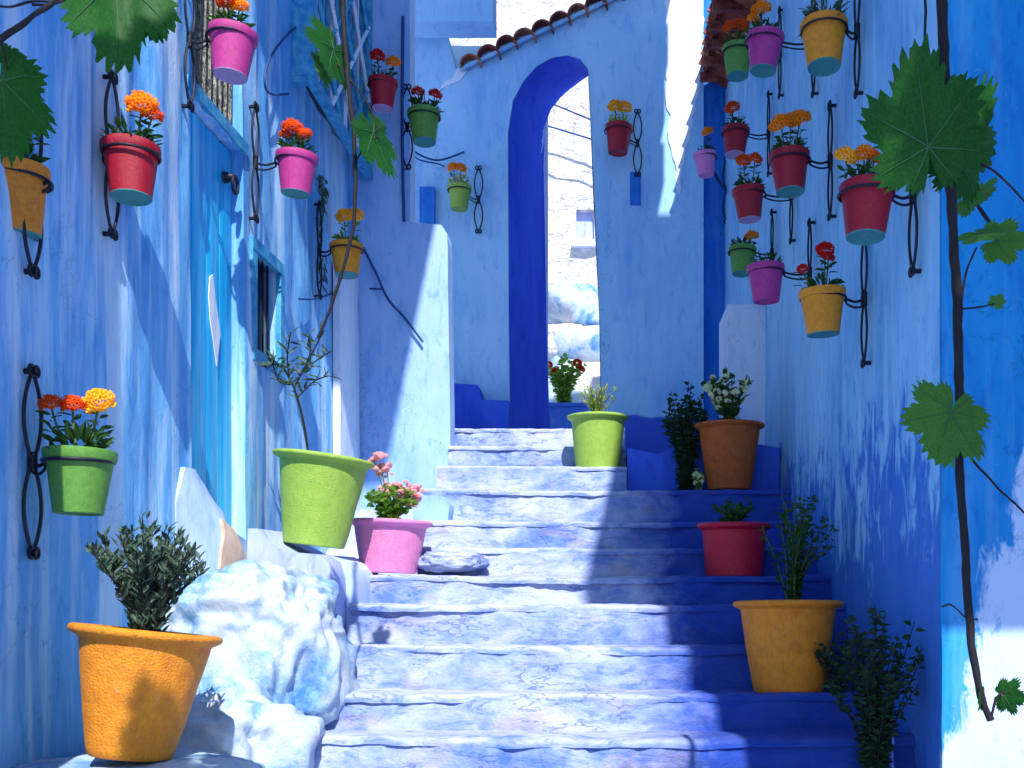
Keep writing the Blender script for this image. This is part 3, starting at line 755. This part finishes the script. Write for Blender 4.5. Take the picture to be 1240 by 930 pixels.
def marigold_foliage(seed, n=84, h=.95):
    random.seed(seed); mb = MB(); st = MB()
    for k in range(n):
        a = random.uniform(0, 6.283); r = math.sqrt(random.random()) * .62; z = random.uniform(0, h * .8)
        p = Vector((math.cos(a) * r, math.sin(a) * r, z))
        d = Vector((math.cos(a) * random.uniform(.1, 1), math.sin(a) * random.uniform(.1, 1), random.uniform(-.1, 1.0)))
        add_leaf(mb, p, d, random.uniform(.35, .6), random.uniform(.11, .2))
    return mb.me('foliage')
MF = [marigold_foliage(s) for s in (3, 5, 8, 11)]

def hang_pot(px, py, w, dd, pc, pcn, base, blooms, leafm, loc_words, wall, bloomword, stemdir=0, bx=None):
    """px, py: centre of the rim in view; w: rim width in view; the rest is built at its true place"""
    r = w * dd / F / 2
    top = P(px, py, dd)
    H = 2 * .95 * .98 * r
    orient = {'L': (Vector((1, 0, 0)), XL), 'R': (Vector((-1, 0, 0)), XR), 'P': (Vector((0, -1, 0)), D1 - .0), 'F': (Vector((0, -1, 0)), D2), 'Q': (Vector((0, -1, 0)), 8.6), 'B': (Vector((-1, 0, 0)), XR - .09)}[wall]
    nrm, plane = orient
    pot = empty('flowerpot', top - Vector((0, 0, H)), (R(random.uniform(-4, 4)), R(random.uniform(-4, 4)), random.uniform(0, 6)))
    tag(pot, '%s hanging flowerpot %s' % (pcn, loc_words), 'flowerpot', 'flowerpots hung on the walls')
    for nm, me in SMALL:
        o = obj(nm, me, {'pot_body': PM[pc], 'rim': PM[pc], 'base': PM[base], 'soil': M['soil']}[nm], pot, scale=r)
    # plant
    pl_ = empty('marigold', top - Vector((0, 0, r * .35)), (0, 0, random.uniform(0, 6)))
    tag(pl_, '%s in the %s pot %s' % (bloomword, pcn, loc_words), 'flower', 'flowers in the hanging pots')
    inv = (Matrix.Translation(pl_.location) @ Matrix.Rotation(pl_.rotation_euler.z, 4, 'Z')).inverted()
    obj('foliage', random.choice(MF), M[leafm], pl_, scale=r * random.uniform(.9, 1.1))
    sb = MB()
    for (bxp, byp, br, bc) in blooms:
        q = P(bxp, byp, dd + random.uniform(-.25, .25) * r)
        br_ = br * dd / F
        lq = inv @ q
        sb.tube(spline([(lq.x * .25, lq.y * .25, 0), (lq.x * .7, lq.y * .7, lq.z * .5), lq - Vector((0, 0, br_ * .2))], 4), r * .035, 5)
        tilt = (R(random.uniform(15, 45)), R(random.uniform(-25, 25)), -pl_.rotation_euler.z)
        obj('bloom', BLOOM, FM[bc], pl_, lq, tilt, br_)
        mbx = MB()
        for k in range(6): add_leaf(mbx, lq + Vector((0, 0, -br_ * .9 - k * .1 * r)), Vector((math.cos(k * 2.4), math.sin(k * 2.4), .3)), r * .45, r * .14)
        obj('leaves', mbx.me('leaves'), M[leafm], pl_)
    if sb.v: obj('stem', sb.me('stem', 60), M['greenstem'], pl_)
    # bracket: two long lens-shaped loops flat to the wall, arm and ring
    ringz = top.z - H * .19; rr_ = r * .99
    t = Vector((0, 1, 0)) if abs(nrm.x) > .5 else Vector((1, 0, 0))
    wp_ = Vector((top.x, top.y, ringz))
    if abs(nrm.x) > .5: wp_.x = plane
    else:
        wp_.y = plane
    if bx is not None:
        if abs(nrm.x) > .5: wp_.y = bx
        else: wp_.x = P(bx, 0, plane).x
    wp_ += nrm * .028
    br = empty('wall_bracket', wp_); tag(br, 'black iron bracket holding the %s pot %s' % (pcn, loc_words), 'bracket', 'scroll brackets on the walls')
    s_ = .285; fm = MB()
    hw = .045 if abs(nrm.x) > .5 else .035
    for up in (1, -1):
        for sd_ in (1, -1):
            pts = []
            for k in range(13):
                q = k / 12
                pts.append(t * sd_ * hw * math.sin(math.pi * q) ** .8 + Vector((0, 0, up * s_ * q * .94)))
            fm.tube(pts, .0055, 6)
        e = Vector((0, 0, up * s_ * .95))
        for sd_ in (1, -1):
            fm.tube([e + t * sd_ * .014 * (1 - math.cos(a)) * .9 + Vector((0, 0, up * .016 * math.sin(a))) + nrm * .004 for a in [k * .7 for k in range(9)]], .006, 6)
        fm.tube([e - nrm * .03, e + nrm * .012], .009, 6)
    fm.tube([Vector((0, 0, -.03)), Vector((0, 0, .03))], .014, 8)
    obj('scroll', fm.me('scroll', 50), M['iron'], br)
    am = MB(); c = Vector((top.x, top.y, ringz)) - wp_
    dr = Vector((c.x, c.y, 0)); L = dr.length; dr.normalize()
    e = dr * (L - rr_)
    am.tube(spline([Vector((0, 0, .0)), e * .5 + Vector((0, 0, -.012)), e]), .006, 6)
    am.tube(spline([Vector((0, 0, -.03)), e * .5 + Vector((0, 0, -.036)), e - Vector((0, 0, .02)), e - Vector((0, 0, .003))]), .005, 6)
    obj('arm', am.me('arm', 60), M['iron'], br)
    rg = MB(); pts = [c + Vector((math.cos(a), math.sin(a), 0)) * rr_ * .955 for a in [k * 6.28318 / 28 for k in range(29)]]
    rg.tube(pts, .0052, 6, False); obj('ring', rg.me('ring', 60), M['iron'], br)

HP = [
 (16, 203, 88, 2.95, 'orange', 'orange', 'teal_base', [(40, 150, 9, 'red')], 'leaf', "cut by the photo's left edge", 'L', 'small red flower'),
 (159, 176, 68, 3.42, 'red', 'red', 'teal_base', [(172, 128, 18, 'orange'), (184, 140, 13, 'redorange')], 'leaf', "just left of the turquoise door", 'L', 'orange marigold'),
 (279, 38, 58, 4.05, 'pink', 'pink', 'pale_base', [(276, 2, 14, 'redorange'), (290, 8, 11, 'orange')], 'leaf', "over the turquoise door", 'L', 'orange marigolds'),
 (358, 188, 50, 4.8, 'pink', 'pink', 'teal_base', [(354, 155, 12, 'redorange'), (368, 164, 10, 'redorange'), (346, 164, 8, 'redorange')], 'leaf', "above the small dark window", 'L', 'three red-orange marigolds'),
 (420, 296, 40, 5.85, 'yellow', 'yellow', 'teal_base', [(417, 262, 10, 'yellow'), (430, 261, 10, 'yellow')], 'fresh', "at the left wall's far end", 'L', 'two yellow marigolds'),
 (463, 98, 36, 6.35, 'red', 'red', 'pale_base', [(457, 68, 9, 'red'), (476, 76, 9, 'orange')], 'leaf', "on the pillar beside the lattice window", 'P', 'red and orange marigolds'),
 (514, 135, 40, 6.55, 'green', 'green', 'teal_base', [(506, 112, 8, 'red'), (527, 115, 8, 'red')], 'leaf', "by the white corner strip", 'P', 'two red flowers'),
 (556, 226, 29, 8.28, 'lime', 'pale lime green', 'lime', [(549, 203, 7, 'orange'), (558, 204, 7, 'orange')], 'wisp', "just left of the arch", 'F', 'pair of small orange blooms'),
 (95, 545, 82, 2.95, 'green', 'green', 'green', [(62, 490, 14, 'redorange'), (88, 491, 14, 'redorange'), (120, 487, 18, 'yellow')], 'leaf', "lowest on the left wall", 'L', 'three marigold heads'),
 (748, 153, 34, 8.25, 'red', 'bright red', 'red', [(745, 129, 9, 'yellow'), (756, 131, 9, 'yellow')], 'wisp', "just right of the arch", 'F', 'pair of yellow blooms'),
 (893, 57, 38, 6.3, 'green', 'green', 'teal_base', [(884, 33, 9, 'redorange'), (897, 31, 9, 'redorange')], 'leaf', "high on the right, behind the magenta one", 'R', 'two red-orange marigolds'),
 (924, 43, 46, 5.25, 'pink', 'magenta', 'teal_base', [(922, 12, 12, 'orange'), (912, 24, 8, 'orange')], 'leaf', "high on the right wall", 'R', 'orange marigolds'),
 (998, 27, 58, 4.32, 'yellow', 'amber', 'teal_base', [], 'sage', "at the top of the right wall", 'R', 'pale leafy plant'),
 (890, 156, 34, 6.75, 'red', 'red', 'pale_base', [(887, 131, 9, 'redorange')], 'leaf', "above the small light pink one", 'R', 'single orange marigold'),
 (957, 186, 50, 4.85, 'red', 'dark red', 'teal_base', [(946, 151, 14, 'orange'), (968, 146, 14, 'orange'), (957, 148, 12, 'orange')], 'leaf', "amid the right wall", 'R', 'full cluster of orange marigolds'),
 (855, 186, 28, 7.9, 'light_pink', 'small light pink', 'light_pink', [(857, 160, 7, 'orange')], 'leaf', "before the deep blue wall", 'Q', 'single small orange bloom'),
 (908, 229, 40, 5.9, 'red', 'red', 'pale_base', [(900, 195, 9, 'redorange'), (914, 193, 9, 'redorange')], 'leaf', "between light pink and dark red ones", 'R', 'two red-orange marigolds'),
 (1048, 224, 68, 3.52, 'red', 'big red', 'teal_base', [(1024, 191, 14, 'yellow'), (1046, 188, 14, 'orange'), (1058, 192, 11, 'redorange')], 'leaf', "left of the large vine leaf", 'R', 'yellow and orange marigolds'),
 (898, 300, 34, 6.6, 'green', 'green', 'teal_base', [(910, 287, 9, 'orange')], 'leaf', "tucked behind the lower magenta one", 'R', 'single orange bloom'),
 (928, 322, 46, 5.35, 'pink', 'magenta', 'pink', [], 'leaf', "left of the lowest amber one", 'R', 'dark leafy sprig'),
 (997, 352, 57, 4.2, 'yellow', 'amber', 'teal_base', [(999, 303, 11, 'red'), (972, 326, 7, 'red'), (1003, 312, 8, 'red')], 'leaf', "lowest on the right wall", 'R', 'red carnation-like flowers'),
]
for h in HP:
    bx = {556: 580, 748: 772}.get(h[0]); 
    if h[0] == 855: bx = 880
    if h[0] == 463: bx = 447
    if h[0] == 514: bx = 494
    random.seed(h[0] * 31 + h[1])
    hang_pot(*h[:11], h[11], h[0] and h[11] and h[10], 0, bx) if False else hang_pot(h[0], h[1], h[2], h[3], h[4], h[5], h[6], h[7], h[8], h[9], h[10], h[11], bx=bx)

def big(name_words, px, ytop, wpx, ybase, dd, colr, taper, rimf, tilt, back=0):
    r = wpx * dd / F / 2; H = (ybase - ytop) * dd / F
    base = P(px, ybase, dd)
    meshes = bigpot(taper, H / r / 2, rimf)
    pot = empty('flowerpot', base, (R(-back), R(tilt), 0)); tag(pot, name_words, 'flowerpot', 'large flowerpots standing by the steps')
    for nm, me in meshes: obj(nm, me, PM[colr] if nm != 'soil' else M['soil'], pot, scale=r)
    rot = Matrix.Rotation(R(tilt), 3, 'Y') @ Matrix.Rotation(R(-back), 3, 'X')
    return base + rot @ Vector((0, 0, H - .12 * r)), r
tops = {}
tops['amberL'] = big('big rough amber pot leaning against the left wall in the bottom left corner', 157, 762, 174, 916, 2.92, 'amber', .55, .16, 6, 5)
tops['limeL'] = big('large lime green pot on the lilac plinth left of the steps', 380, 552, 120, 661, 4.72, 'lime', .60, .14, 7)
tops['pinkL'] = big('wide light pink pot standing on the steps beside the lime green pot', 471, 630, 100, 694, 5.13, 'light_pink', .66, .16, 2)
tops['greenT'] = big('light green pot at the top of the steps in front of the arch', 724, 504, 75, 571, 6.53, 'lime', .70, .16, 0)
tops['terra'] = big('orange terracotta pot under the white-flowered plant at the end of the right wall', 883, 514, 86, 594, 6.22, 'terracotta', .60, .14, 0)
tops['crimson'] = big('wide crimson pot in the shade on the right side of the steps', 889, 634, 90, 698, 5.16, 'crimson', .76, .18, 0)
tops['amberR'] = big('big rough amber pot in the shade at the foot of the right wall', 955, 728, 134, 842, 4.10, 'amber', .62, .14, 0, 3)

# ------------------------------------------------------------------ plants
def shrub(words, cat, base, pxs, h, nst, nl, L, wd, mat, seed, spread=.5, name='shrub', flowers=None, stemr=.004, up=.6, leafdir=.8, group=None, start=.2):
    """upright stems that fork, leaves along them"""
    random.seed(seed)
    root = empty(name, base); tag(root, words, cat, group)
    lf = MB(); st = MB(); tips = []
    for k in range(nst):
        a = random.uniform(0, 6.283); q = random.random() ** .5
        tip = Vector((math.cos(a) * spread * q, math.sin(a) * spread * q, h * random.uniform(.62, 1) * (1 - .25 * q)))
        mid = Vector((tip.x * .35 + random.uniform(-.1, .1) * spread, tip.y * .35, tip.z * .5))
        pts = spline([Vector((math.cos(a) * .02, math.sin(a) * .02, -.02)), mid, tip], 8)
        st.tube(pts, [stemr * (1 - .7 * i / len(pts)) for i in range(len(pts))], 5); tips.append(tip)
        for i in range(nl):
            t = start + (1 - start) * (i + random.random()) / nl; p = pts[min(int(t * (len(pts) - 1)), len(pts) - 1)]
            b_ = random.uniform(0, 6.283)
            d = Vector((math.cos(b_) * leafdir, math.sin(b_) * leafdir, up + random.uniform(-.3, .4)))
            add_leaf(lf, p + Vector((random.uniform(-1, 1), random.uniform(-1, 1), random.uniform(-1, 1))) * .01, d, L * random.uniform(.6, 1.15), wd * random.uniform(.7, 1.2))
    obj('foliage', lf.me('foliage'), M[mat], root); obj('stem', st.me('stem', 60), M['greenstem'] if mat not in ('sage', 'blackgreen') else M['bark'], root)
    if flowers:
        fm, fr_, n_, zmin = flowers
        for k in range(n_):
            t = tips[k % len(tips)]
            if n_ > len(tips): t = t * random.uniform(zmin, 1.02)
            obj('bloom', BLOOM, FM[fm], root, t + Vector((random.uniform(-.5, .5), random.uniform(-.5, .5), random.uniform(0, 1))) * fr_, (R(random.uniform(0, 50)), R(random.uniform(-30, 30)), random.uniform(0, 6)), fr_ * random.uniform(.7, 1.1))
    return root
(p, r) = tops['amberL']
shrub('dense grey-green rosemary-like bush growing in the amber pot in the bottom left corner', 'bush', p, 0, .385, 60, 34, .042, .011, 'sage', 21, .165, stemr=.0045, up=.9, leafdir=.7)
(p, r) = tops['pinkL']
shrub('geranium with clusters of pink flowers in the light pink pot', 'flower', p, 0, .22, 16, 12, .05, .034, 'fresh', 22, .16, name='geranium', up=.3)
gm = empty('geranium_flowers', p); tag(gm, 'heads of small pink flowers held above the light pink pot', 'flower')
random.seed(5)
st = MB()
for (x, y, rr_) in ((460, 562, 15), (452, 556, 8), (469, 572, 8), (478, 596, 15), (497, 602, 14), (505, 596, 10), (488, 590, 10), (466, 590, 8)):
    c = P(x, y, 5.13 + random.uniform(-.05, .05)) - p; br_ = rr_ * 5.13 / F
    st.tube(spline([(0, 0, -.02), (c.x * .5, c.y * .5, c.z * .6), c], 5), .003, 5)
    for k in range(13 if rr_ > 9 else 6):
        v = Vector((random.gauss(0, 1), random.gauss(0, 1), random.gauss(0, 1))).normalized() * br_ * .75
        obj('bloom', BLOOM, FM['pink'], gm, c + v, (random.uniform(-.6, 1), random.uniform(-.6, .6), random.uniform(0, 6)), br_ * .30)
obj('stem', st.me('stem', 60), M['greenstem'], gm)
(p, r) = tops['greenT']
shrub('wispy yellow-green plant in the light green pot before the arch', 'plant', p, 0, .27, 22, 16, .04, .010, 'wisp', 23, .15, name='potted_plant', up=.9)
(p, r) = tops['terra']
shrub('leafy plant with cream flowers in the orange terracotta pot', 'plant', p, 0, .40, 22, 16, .055, .024, 'leaf', 24, .19, name='potted_plant', up=.6, flowers=('white', .024, 34, .5))
(p, r) = tops['crimson']
shrub('small olive-green leafy plant in the crimson pot', 'plant', p, 0, .16, 12, 10, .06, .022, 'leaf', 25, .13, name='potted_plant', up=.5)
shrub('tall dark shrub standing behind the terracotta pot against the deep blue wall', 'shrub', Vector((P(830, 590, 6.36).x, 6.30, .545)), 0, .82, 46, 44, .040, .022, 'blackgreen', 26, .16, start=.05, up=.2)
shrub('small plant with white flowers low beside the terracotta pot', 'plant', Vector((P(846, 590, 6.2).x, 6.2, .54)), 0, .16, 9, 10, .03, .016, 'fresh', 27, .06, name='ground_plant', flowers=('white', .02, 12, .4))
shrub('slender weed with round leaves climbing the right wall behind the amber pot', 'weed', Vector((P(958, 730, 4.55).x, 4.52, -.12)), 0, .62, 20, 34, .032, .019, 'leaf', 28, .20, name='wall_plant', up=.3, start=.1)
shrub('dark leggy weed at the foot of the right wall in the bottom right corner', 'weed', Vector((P(1060, 930, 3.5).x, 3.50, -.72)), 0, .72, 34, 38, .036, .019, 'blackgreen', 29, .17, name='wall_plant', up=.2, start=.08)
shrub('low dark weeds between the amber pot and the right wall', 'weed', Vector((P(1015, 845, 3.95).x, 3.95, -.46)), 0, .35, 12, 18, .03, .016, 'blackgreen', 31, .12, name='wall_plant', up=.2, start=.08)
# thin branching plant of the lime pot
(p, r) = tops['limeL']
random.seed(9)
tr = empty('sapling', P(374, 546, 4.72)); tag(tr, 'thin bare-stemmed sapling with narrow leaves rising from the large lime green pot', 'sapling')
st = MB(); lf = MB(); o0 = tr.location
def rel(px, py, dd=4.72): return P(px, py, dd) - o0
st.tube(spline([rel(374, 552), rel(366, 505), rel(356, 470), rel(345, 448)]), [.006] * 10 + [.005] * 9, 6)
for a, b_, c in (((356, 470), (372, 440), (392, 400)), ((360, 482), (380, 462), (398, 455)), ((350, 457), (348, 430), (352, 402)), ((345, 448), (334, 440), (324, 446)), ((366, 452), (376, 425), (374, 404)), ((354, 466), (338, 462), (330, 440)), ((362, 455), (384, 436), (402, 425))):
    z_ = random.uniform(-.1, .1)
    pts = spline([rel(*a), rel(*b_, 4.72 + z_ * .5), rel(*c, 4.72 + z_)], 6); st.tube(pts, .0032, 5)
    for i in range(13):
        q = pts[int((i + .5) / 13 * (len(pts) - 1))]
        add_leaf(lf, q, Vector((random.uniform(-1, 1), random.uniform(-.7, .7), random.uniform(-.1, 1))), random.uniform(.05, .085), .014)
obj('stem', st.me('stem', 60), M['bark'], tr); obj('foliage', lf.me('foliage'), M['sage'], tr)
# dry brush hanging on the wall above it
dr_ = empty('dried_bunch', P(386, 215, 6.15)); tag(dr_, 'dark dried bunch hanging down the left wall beside the yellow pot', 'bunch')
lf = MB(); random.seed(4)
for k in range(130):
    t = k / 130; q = P(386 + random.uniform(-6, 6) + 3 * math.sin(t * 9), 205 + 140 * t, 6.0 + random.uniform(-.1, .1)) - dr_.location
    add_leaf(lf, q, Vector((random.uniform(-.6, .6), random.uniform(-.6, .3), -1)), .07, .016)
obj('foliage', lf.me('foliage'), M['sage'], dr_)
st = MB(); st.tube([P(386, 200, 6.12) - dr_.location, P(388, 350, 6.05) - dr_.location], .006, 5); obj('stem', st.me('stem'), M['bark'], dr_)
# rose and blue planter beyond the arch
bp = Vector((P(684, 520, 10.4).x, 10.4, P(0, 522, 10.4).z))
pn = MB(); s0 = .17
pn.box((-.22, -.14, 0), (.22, .14, .24)); pn.box((-.24, -.16, .235), (.24, .16, .27)); plo = obj('planter', pn.me('planter'), PM['blue_pot'], None, bp)
tag(plo, 'blue box planter with a rose bush behind the arch', 'planter')
shrub('bushy rose with red flowers in the blue planter beyond the arch', 'bush', bp + Vector((-.02, 0, .25)), 0, .62, 26, 20, .075, .045, 'fresh', 41, .24, flowers=('red', .045, 7, .7), up=.3, start=.05)

# ------------------------------------------------------------------ grape vine in the foreground
def grape_leaf(seed, light=False):
    """a lobed, toothed leaf in the XZ plane, petiole at the origin, tip along +Z, size about 1"""
    random.seed(seed)
    lobes = [(90, 1.0, 24), (38, .86, 22), (142, .88, 22), (-14, .70, 24), (194, .70, 24), (-55, .50, 22), (235, .50, 22)]
    N_ = 168; out = []
    for i in range(N_):
        a = -90 + 360 * i / N_ + .001
        r_ = .36
        for (c, L, w_) in lobes:
            d_ = abs((a - c + 180) % 360 - 180); r_ = max(r_, L * max(0, 1 - (d_ / (w_ * 1.62)) ** 2) ** .5 if d_ < w_ * 1.62 else 0)
        nd = abs((a + 90 + 180) % 360 - 180); r_ *= min(1, .10 + nd / 17)
        r_ *= 1 + .075 * (1 - 2 * ((i * 1.0) % 4) / 3.0) + random.uniform(-.045, .045)
        out.append((r_ * math.cos(R(a)), r_ * math.sin(R(a))))
    vs = [Vector((0, 0, 0))]; rings = 6
    def bend(x, z):
        return .10 * math.sin(x * 3.1 + seed) * abs(x) + .16 * (x * x) - .10 * z * abs(z) + .035 * noise.noise(Vector((x * 4, z * 4, seed)))
    for k in range(1, rings + 1):
        for (x, z) in out:
            t = k / rings; vs.append(Vector((x * t, bend(x * t, z * t), z * t)))
    fs = []
    for i in range(N_): fs.append((0, 1 + i, 1 + (i + 1) % N_))
    for k in range(rings - 1):
        for i in range(N_):
            a = 1 + k * N_ + i; b_ = 1 + k * N_ + (i + 1) % N_; fs.append((a, a + N_, b_ + N_, b_))
    me = mesh('blade', vs, fs, 180)
    vn = MB()
    for (c, L, w_) in lobes:
        for sgn in (1,):
            pts = [Vector((math.cos(R(c)) * L * t * .9, bend(math.cos(R(c)) * L * t * .9, math.sin(R(c)) * L * t * .9) - .006, math.sin(R(c)) * L * t * .9)) for t in [j / 8 for j in range(9)]]
            vn.tube(pts, [.012 * (1 - .8 * j / 8) for j in range(9)], 5)
    return me, vn.me('vein', 60)
def hang_leaf(words, px, py, dd, size_px, angle, seed, mat='grape', tilt=(0, 0), parent=None, sx=1):
    me, vn = grape_leaf(seed)
    s = size_px * dd / F
    e = empty('vine_leaf', P(px, py, dd))
    e.rotation_euler = (Matrix.Rotation(R(tilt[1]), 3, 'Z') @ Matrix.Rotation(R(angle), 3, 'Y') @ Matrix.Rotation(R(tilt[0]), 3, 'X')).to_euler()
    obj('blade', me, M[mat], e, scale=(s * sx, s, s)); obj('vein', vn, M['vein'], e, scale=(s * sx, s, s))
    if parent: child(e, parent)
    if words: e['label'] = words
    return e
def vine(words, stems, base):
    v = empty('grape_vine', base); tag(v, words, 'vine')
    for pts, dd, r0, r1 in stems:
        mb = MB(); ps = spline([P(x, y, dd + (0 if len(q) < 1 else q[0])) for x, y, *q in pts], 8)
        ps = [p_ + Vector((noise.noise(p_ * 19), noise.noise(p_ * 23 + Vector((5, 0, 0))), 0)) * .003 for p_ in ps]
        mb.tube(ps, [(r0 + (r1 - r0) * i / len(ps)) * (1 + .25 * noise.noise(ps[i] * 40)) for i in range(len(ps))], 7)
        child(obj('stem', mb.me('stem', 60), M['bark']), v)
    return v
DV = 2.0
vr = vine('grape vine hanging down the right side of the photo with large lobed leaves', [
    ([(1140, -160), (1140, -10), (1146, 120), (1152, 240), (1160, 380), (1162, 480), (1163, 580), (1170, 690), (1178, 790), (1190, 850), (1200, 872)], DV, .0115, .0075),
    ([(1152, 175), (1180, 195), (1210, 212), (1250, 255)], DV, .003, .002),
    ([(1162, 535), (1180, 560), (1210, 592), (1250, 630)], DV, .003, .002),
    ([(1163, 372), (1170, 330), (1183, 300)], DV, .003, .002), ([(1165, 374), (1185, 372), (1205, 368)], DV, .0022, .0015),
    ([(1200, 872), (1206, 845), (1222, 838), (1240, 850)], DV, .003, .002),
    ([(1140, 735), (1150, 732), (1160, 738), (1170, 748), (1184, 750)], DV, .0022, .0015),
    ([(1120, -10), (1121, 60), (1122, 186)], DV - .01, .0028, .0022),
    ([(1155, 180, .0), (1185, 250, .05), (1215, 285, .1), (1250, 300, .1)], DV + .15, .005, .003)], P(1140, -160, DV))
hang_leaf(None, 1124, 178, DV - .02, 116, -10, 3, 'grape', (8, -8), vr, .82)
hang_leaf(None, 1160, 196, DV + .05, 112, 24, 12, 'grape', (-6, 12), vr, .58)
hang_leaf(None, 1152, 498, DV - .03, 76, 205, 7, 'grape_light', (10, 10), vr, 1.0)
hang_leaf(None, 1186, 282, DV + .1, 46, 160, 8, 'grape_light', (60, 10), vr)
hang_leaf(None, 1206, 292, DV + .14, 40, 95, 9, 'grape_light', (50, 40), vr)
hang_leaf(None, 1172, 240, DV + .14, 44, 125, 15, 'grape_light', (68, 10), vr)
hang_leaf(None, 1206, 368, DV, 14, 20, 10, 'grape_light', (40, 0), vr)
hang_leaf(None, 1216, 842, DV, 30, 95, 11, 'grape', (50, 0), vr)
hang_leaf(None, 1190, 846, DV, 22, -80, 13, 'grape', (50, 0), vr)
DL = 1.7
vl = vine('grape vine crossing the top left corner with dark leaves', [
    ([(-40, 78), (10, 42), (40, 20), (64, 2), (90, -30)], DL, .0055, .004), ([(40, 6), (64, 4), (110, -12)], DL, .0025, .002), ([(-20, 4), (12, 8), (40, 2), (64, 2)], DL, .002, .002),
    ([(64, 2), (110, -20), (140, -30)], DL, .003, .002), ([(2, 52), (4, 66), (8, 84)], DL, .002, .0015)], P(-40, 78, DL))
hang_leaf(None, 142, -34, DL, 134, 176, 21, 'grape', (6, 5), vl, .66)
hang_leaf(None, 178, 10, DL + .05, 66, 200, 27, 'grape', (20, 15), vl, .7)
hang_leaf(None, 2, 98, DL, 108, 172, 22, 'grape', (8, 20), vl, .62)
hang_leaf(None, 8, 62, DL + .03, 30, 200, 24, 'grape', (30, 20), vl)
DM = 3.1
vm = vine('thin dark vine shoot hanging down in front of the pillar with small side leaves', [
    ([(416, -150), (415, -10), (420, 80), (427, 150), (430, 196), (428, 270), (414, 330), (398, 380), (384, 410)], DM, .009, .004),
    ([(427, 100), (408, 78), (394, 70)], DM, .003, .002), ([(425, 96), (440, 118), (452, 140), (460, 160)], DM, .003, .002),
    ([(430, 196), (445, 175), (458, 166)], DM, .0025, .002)], P(416, -150, DM))
hang_leaf(None, 404, 60, DM, 56, 212, 31, 'grape', (10, 66), vm, 1)
hang_leaf(None, 392, 82, DM, 36, 230, 33, 'grape_light', (20, 60), vm, .8)
hang_leaf(None, 452, 160, DM, 54, 155, 32, 'grape', (10, 74), vm, 1)

# unseen leaf clusters added above the viewer to shade the leaves hanging into view
CL, CV = grape_leaf(51)
def shade_canopy(words, cx, cy, cz, sx_, sy_, n, seed):
    random.seed(seed); v = empty('grape_vine', (cx, cy, cz)); tag(v, words, 'vine')  # unseen leaf clusters added to shade the hanging leaves
    mb = MB(); mb.tube(spline([(-sx_, -sy_, 0), (-sx_ * .3, sy_ * .4, .05), (sx_ * .4, -sy_ * .3, 0), (sx_, sy_, .06)]), .012, 6); obj('stem', mb.me('stem', 60), M['bark'], v)
    for k in range(n):
        obj('vine_leaf', CL, M['grape'], v, (random.uniform(-sx_, sx_), random.uniform(-sy_, sy_), random.uniform(-.06, .08)), (R(90 + random.uniform(-35, 35)), R(random.uniform(-30, 30)), random.uniform(0, 6)), random.uniform(.10, .15))
shade_canopy('unseen vine leaves added overhead on the right to shade the hanging leaves', 1.02, .30, 2.5, .34, .50, 85, 61)
shade_canopy('unseen vine leaves added overhead on the left to shade the hanging leaves', -.57, .25, 2.45, .20, .08, 22, 62)

# ------------------------------------------------------------------ cables
def cable(words, pts, r0=.005, m='cable'):
    mb = MB(); mb.tube(spline(pts, 10), r0, 6); tag(obj('cable', mb.me('cable', 60), M[m]), words, 'cable')
X_ = XL + .03
def onleft(px, py):      # a point on the left wall seen at px, py
    d_ = X_ * F / (px - VX); return P(px, py, d_)
cable('loop of blue cable on the left wall by the lattice window', [onleft(368, 26), onleft(352, 38), onleft(332, 62), onleft(321, 88), onleft(325, 112), onleft(349, 114)], .006)
cable('blue cable sagging across the pillar from the yellow pot down to the steps wall', [P(440, 300, 6.69), P(455, 330, 6.68), P(470, 362, 6.68), P(490, 385, 6.68), P(512, 414, 6.68)], .008)
cable('short blue line across the pillar foot below the yellow pot', [onleft(362, 362), onleft(385, 361), P(422, 350, 6.68), P(462, 350, 6.68)], .006)
cable('pair of blue cables swagged between the corner strip and the arch wall', [P(490, 160, 6.9), P(500, 182, 7.3), P(530, 194, 8.3), P(562, 184, 8.47)], .008)
cable('lower blue cable swagged left of the pale lime pot', [P(488, 168, 6.9), P(505, 192, 7.4), P(535, 200, 8.45), P(548, 214, 8.47)], .006)
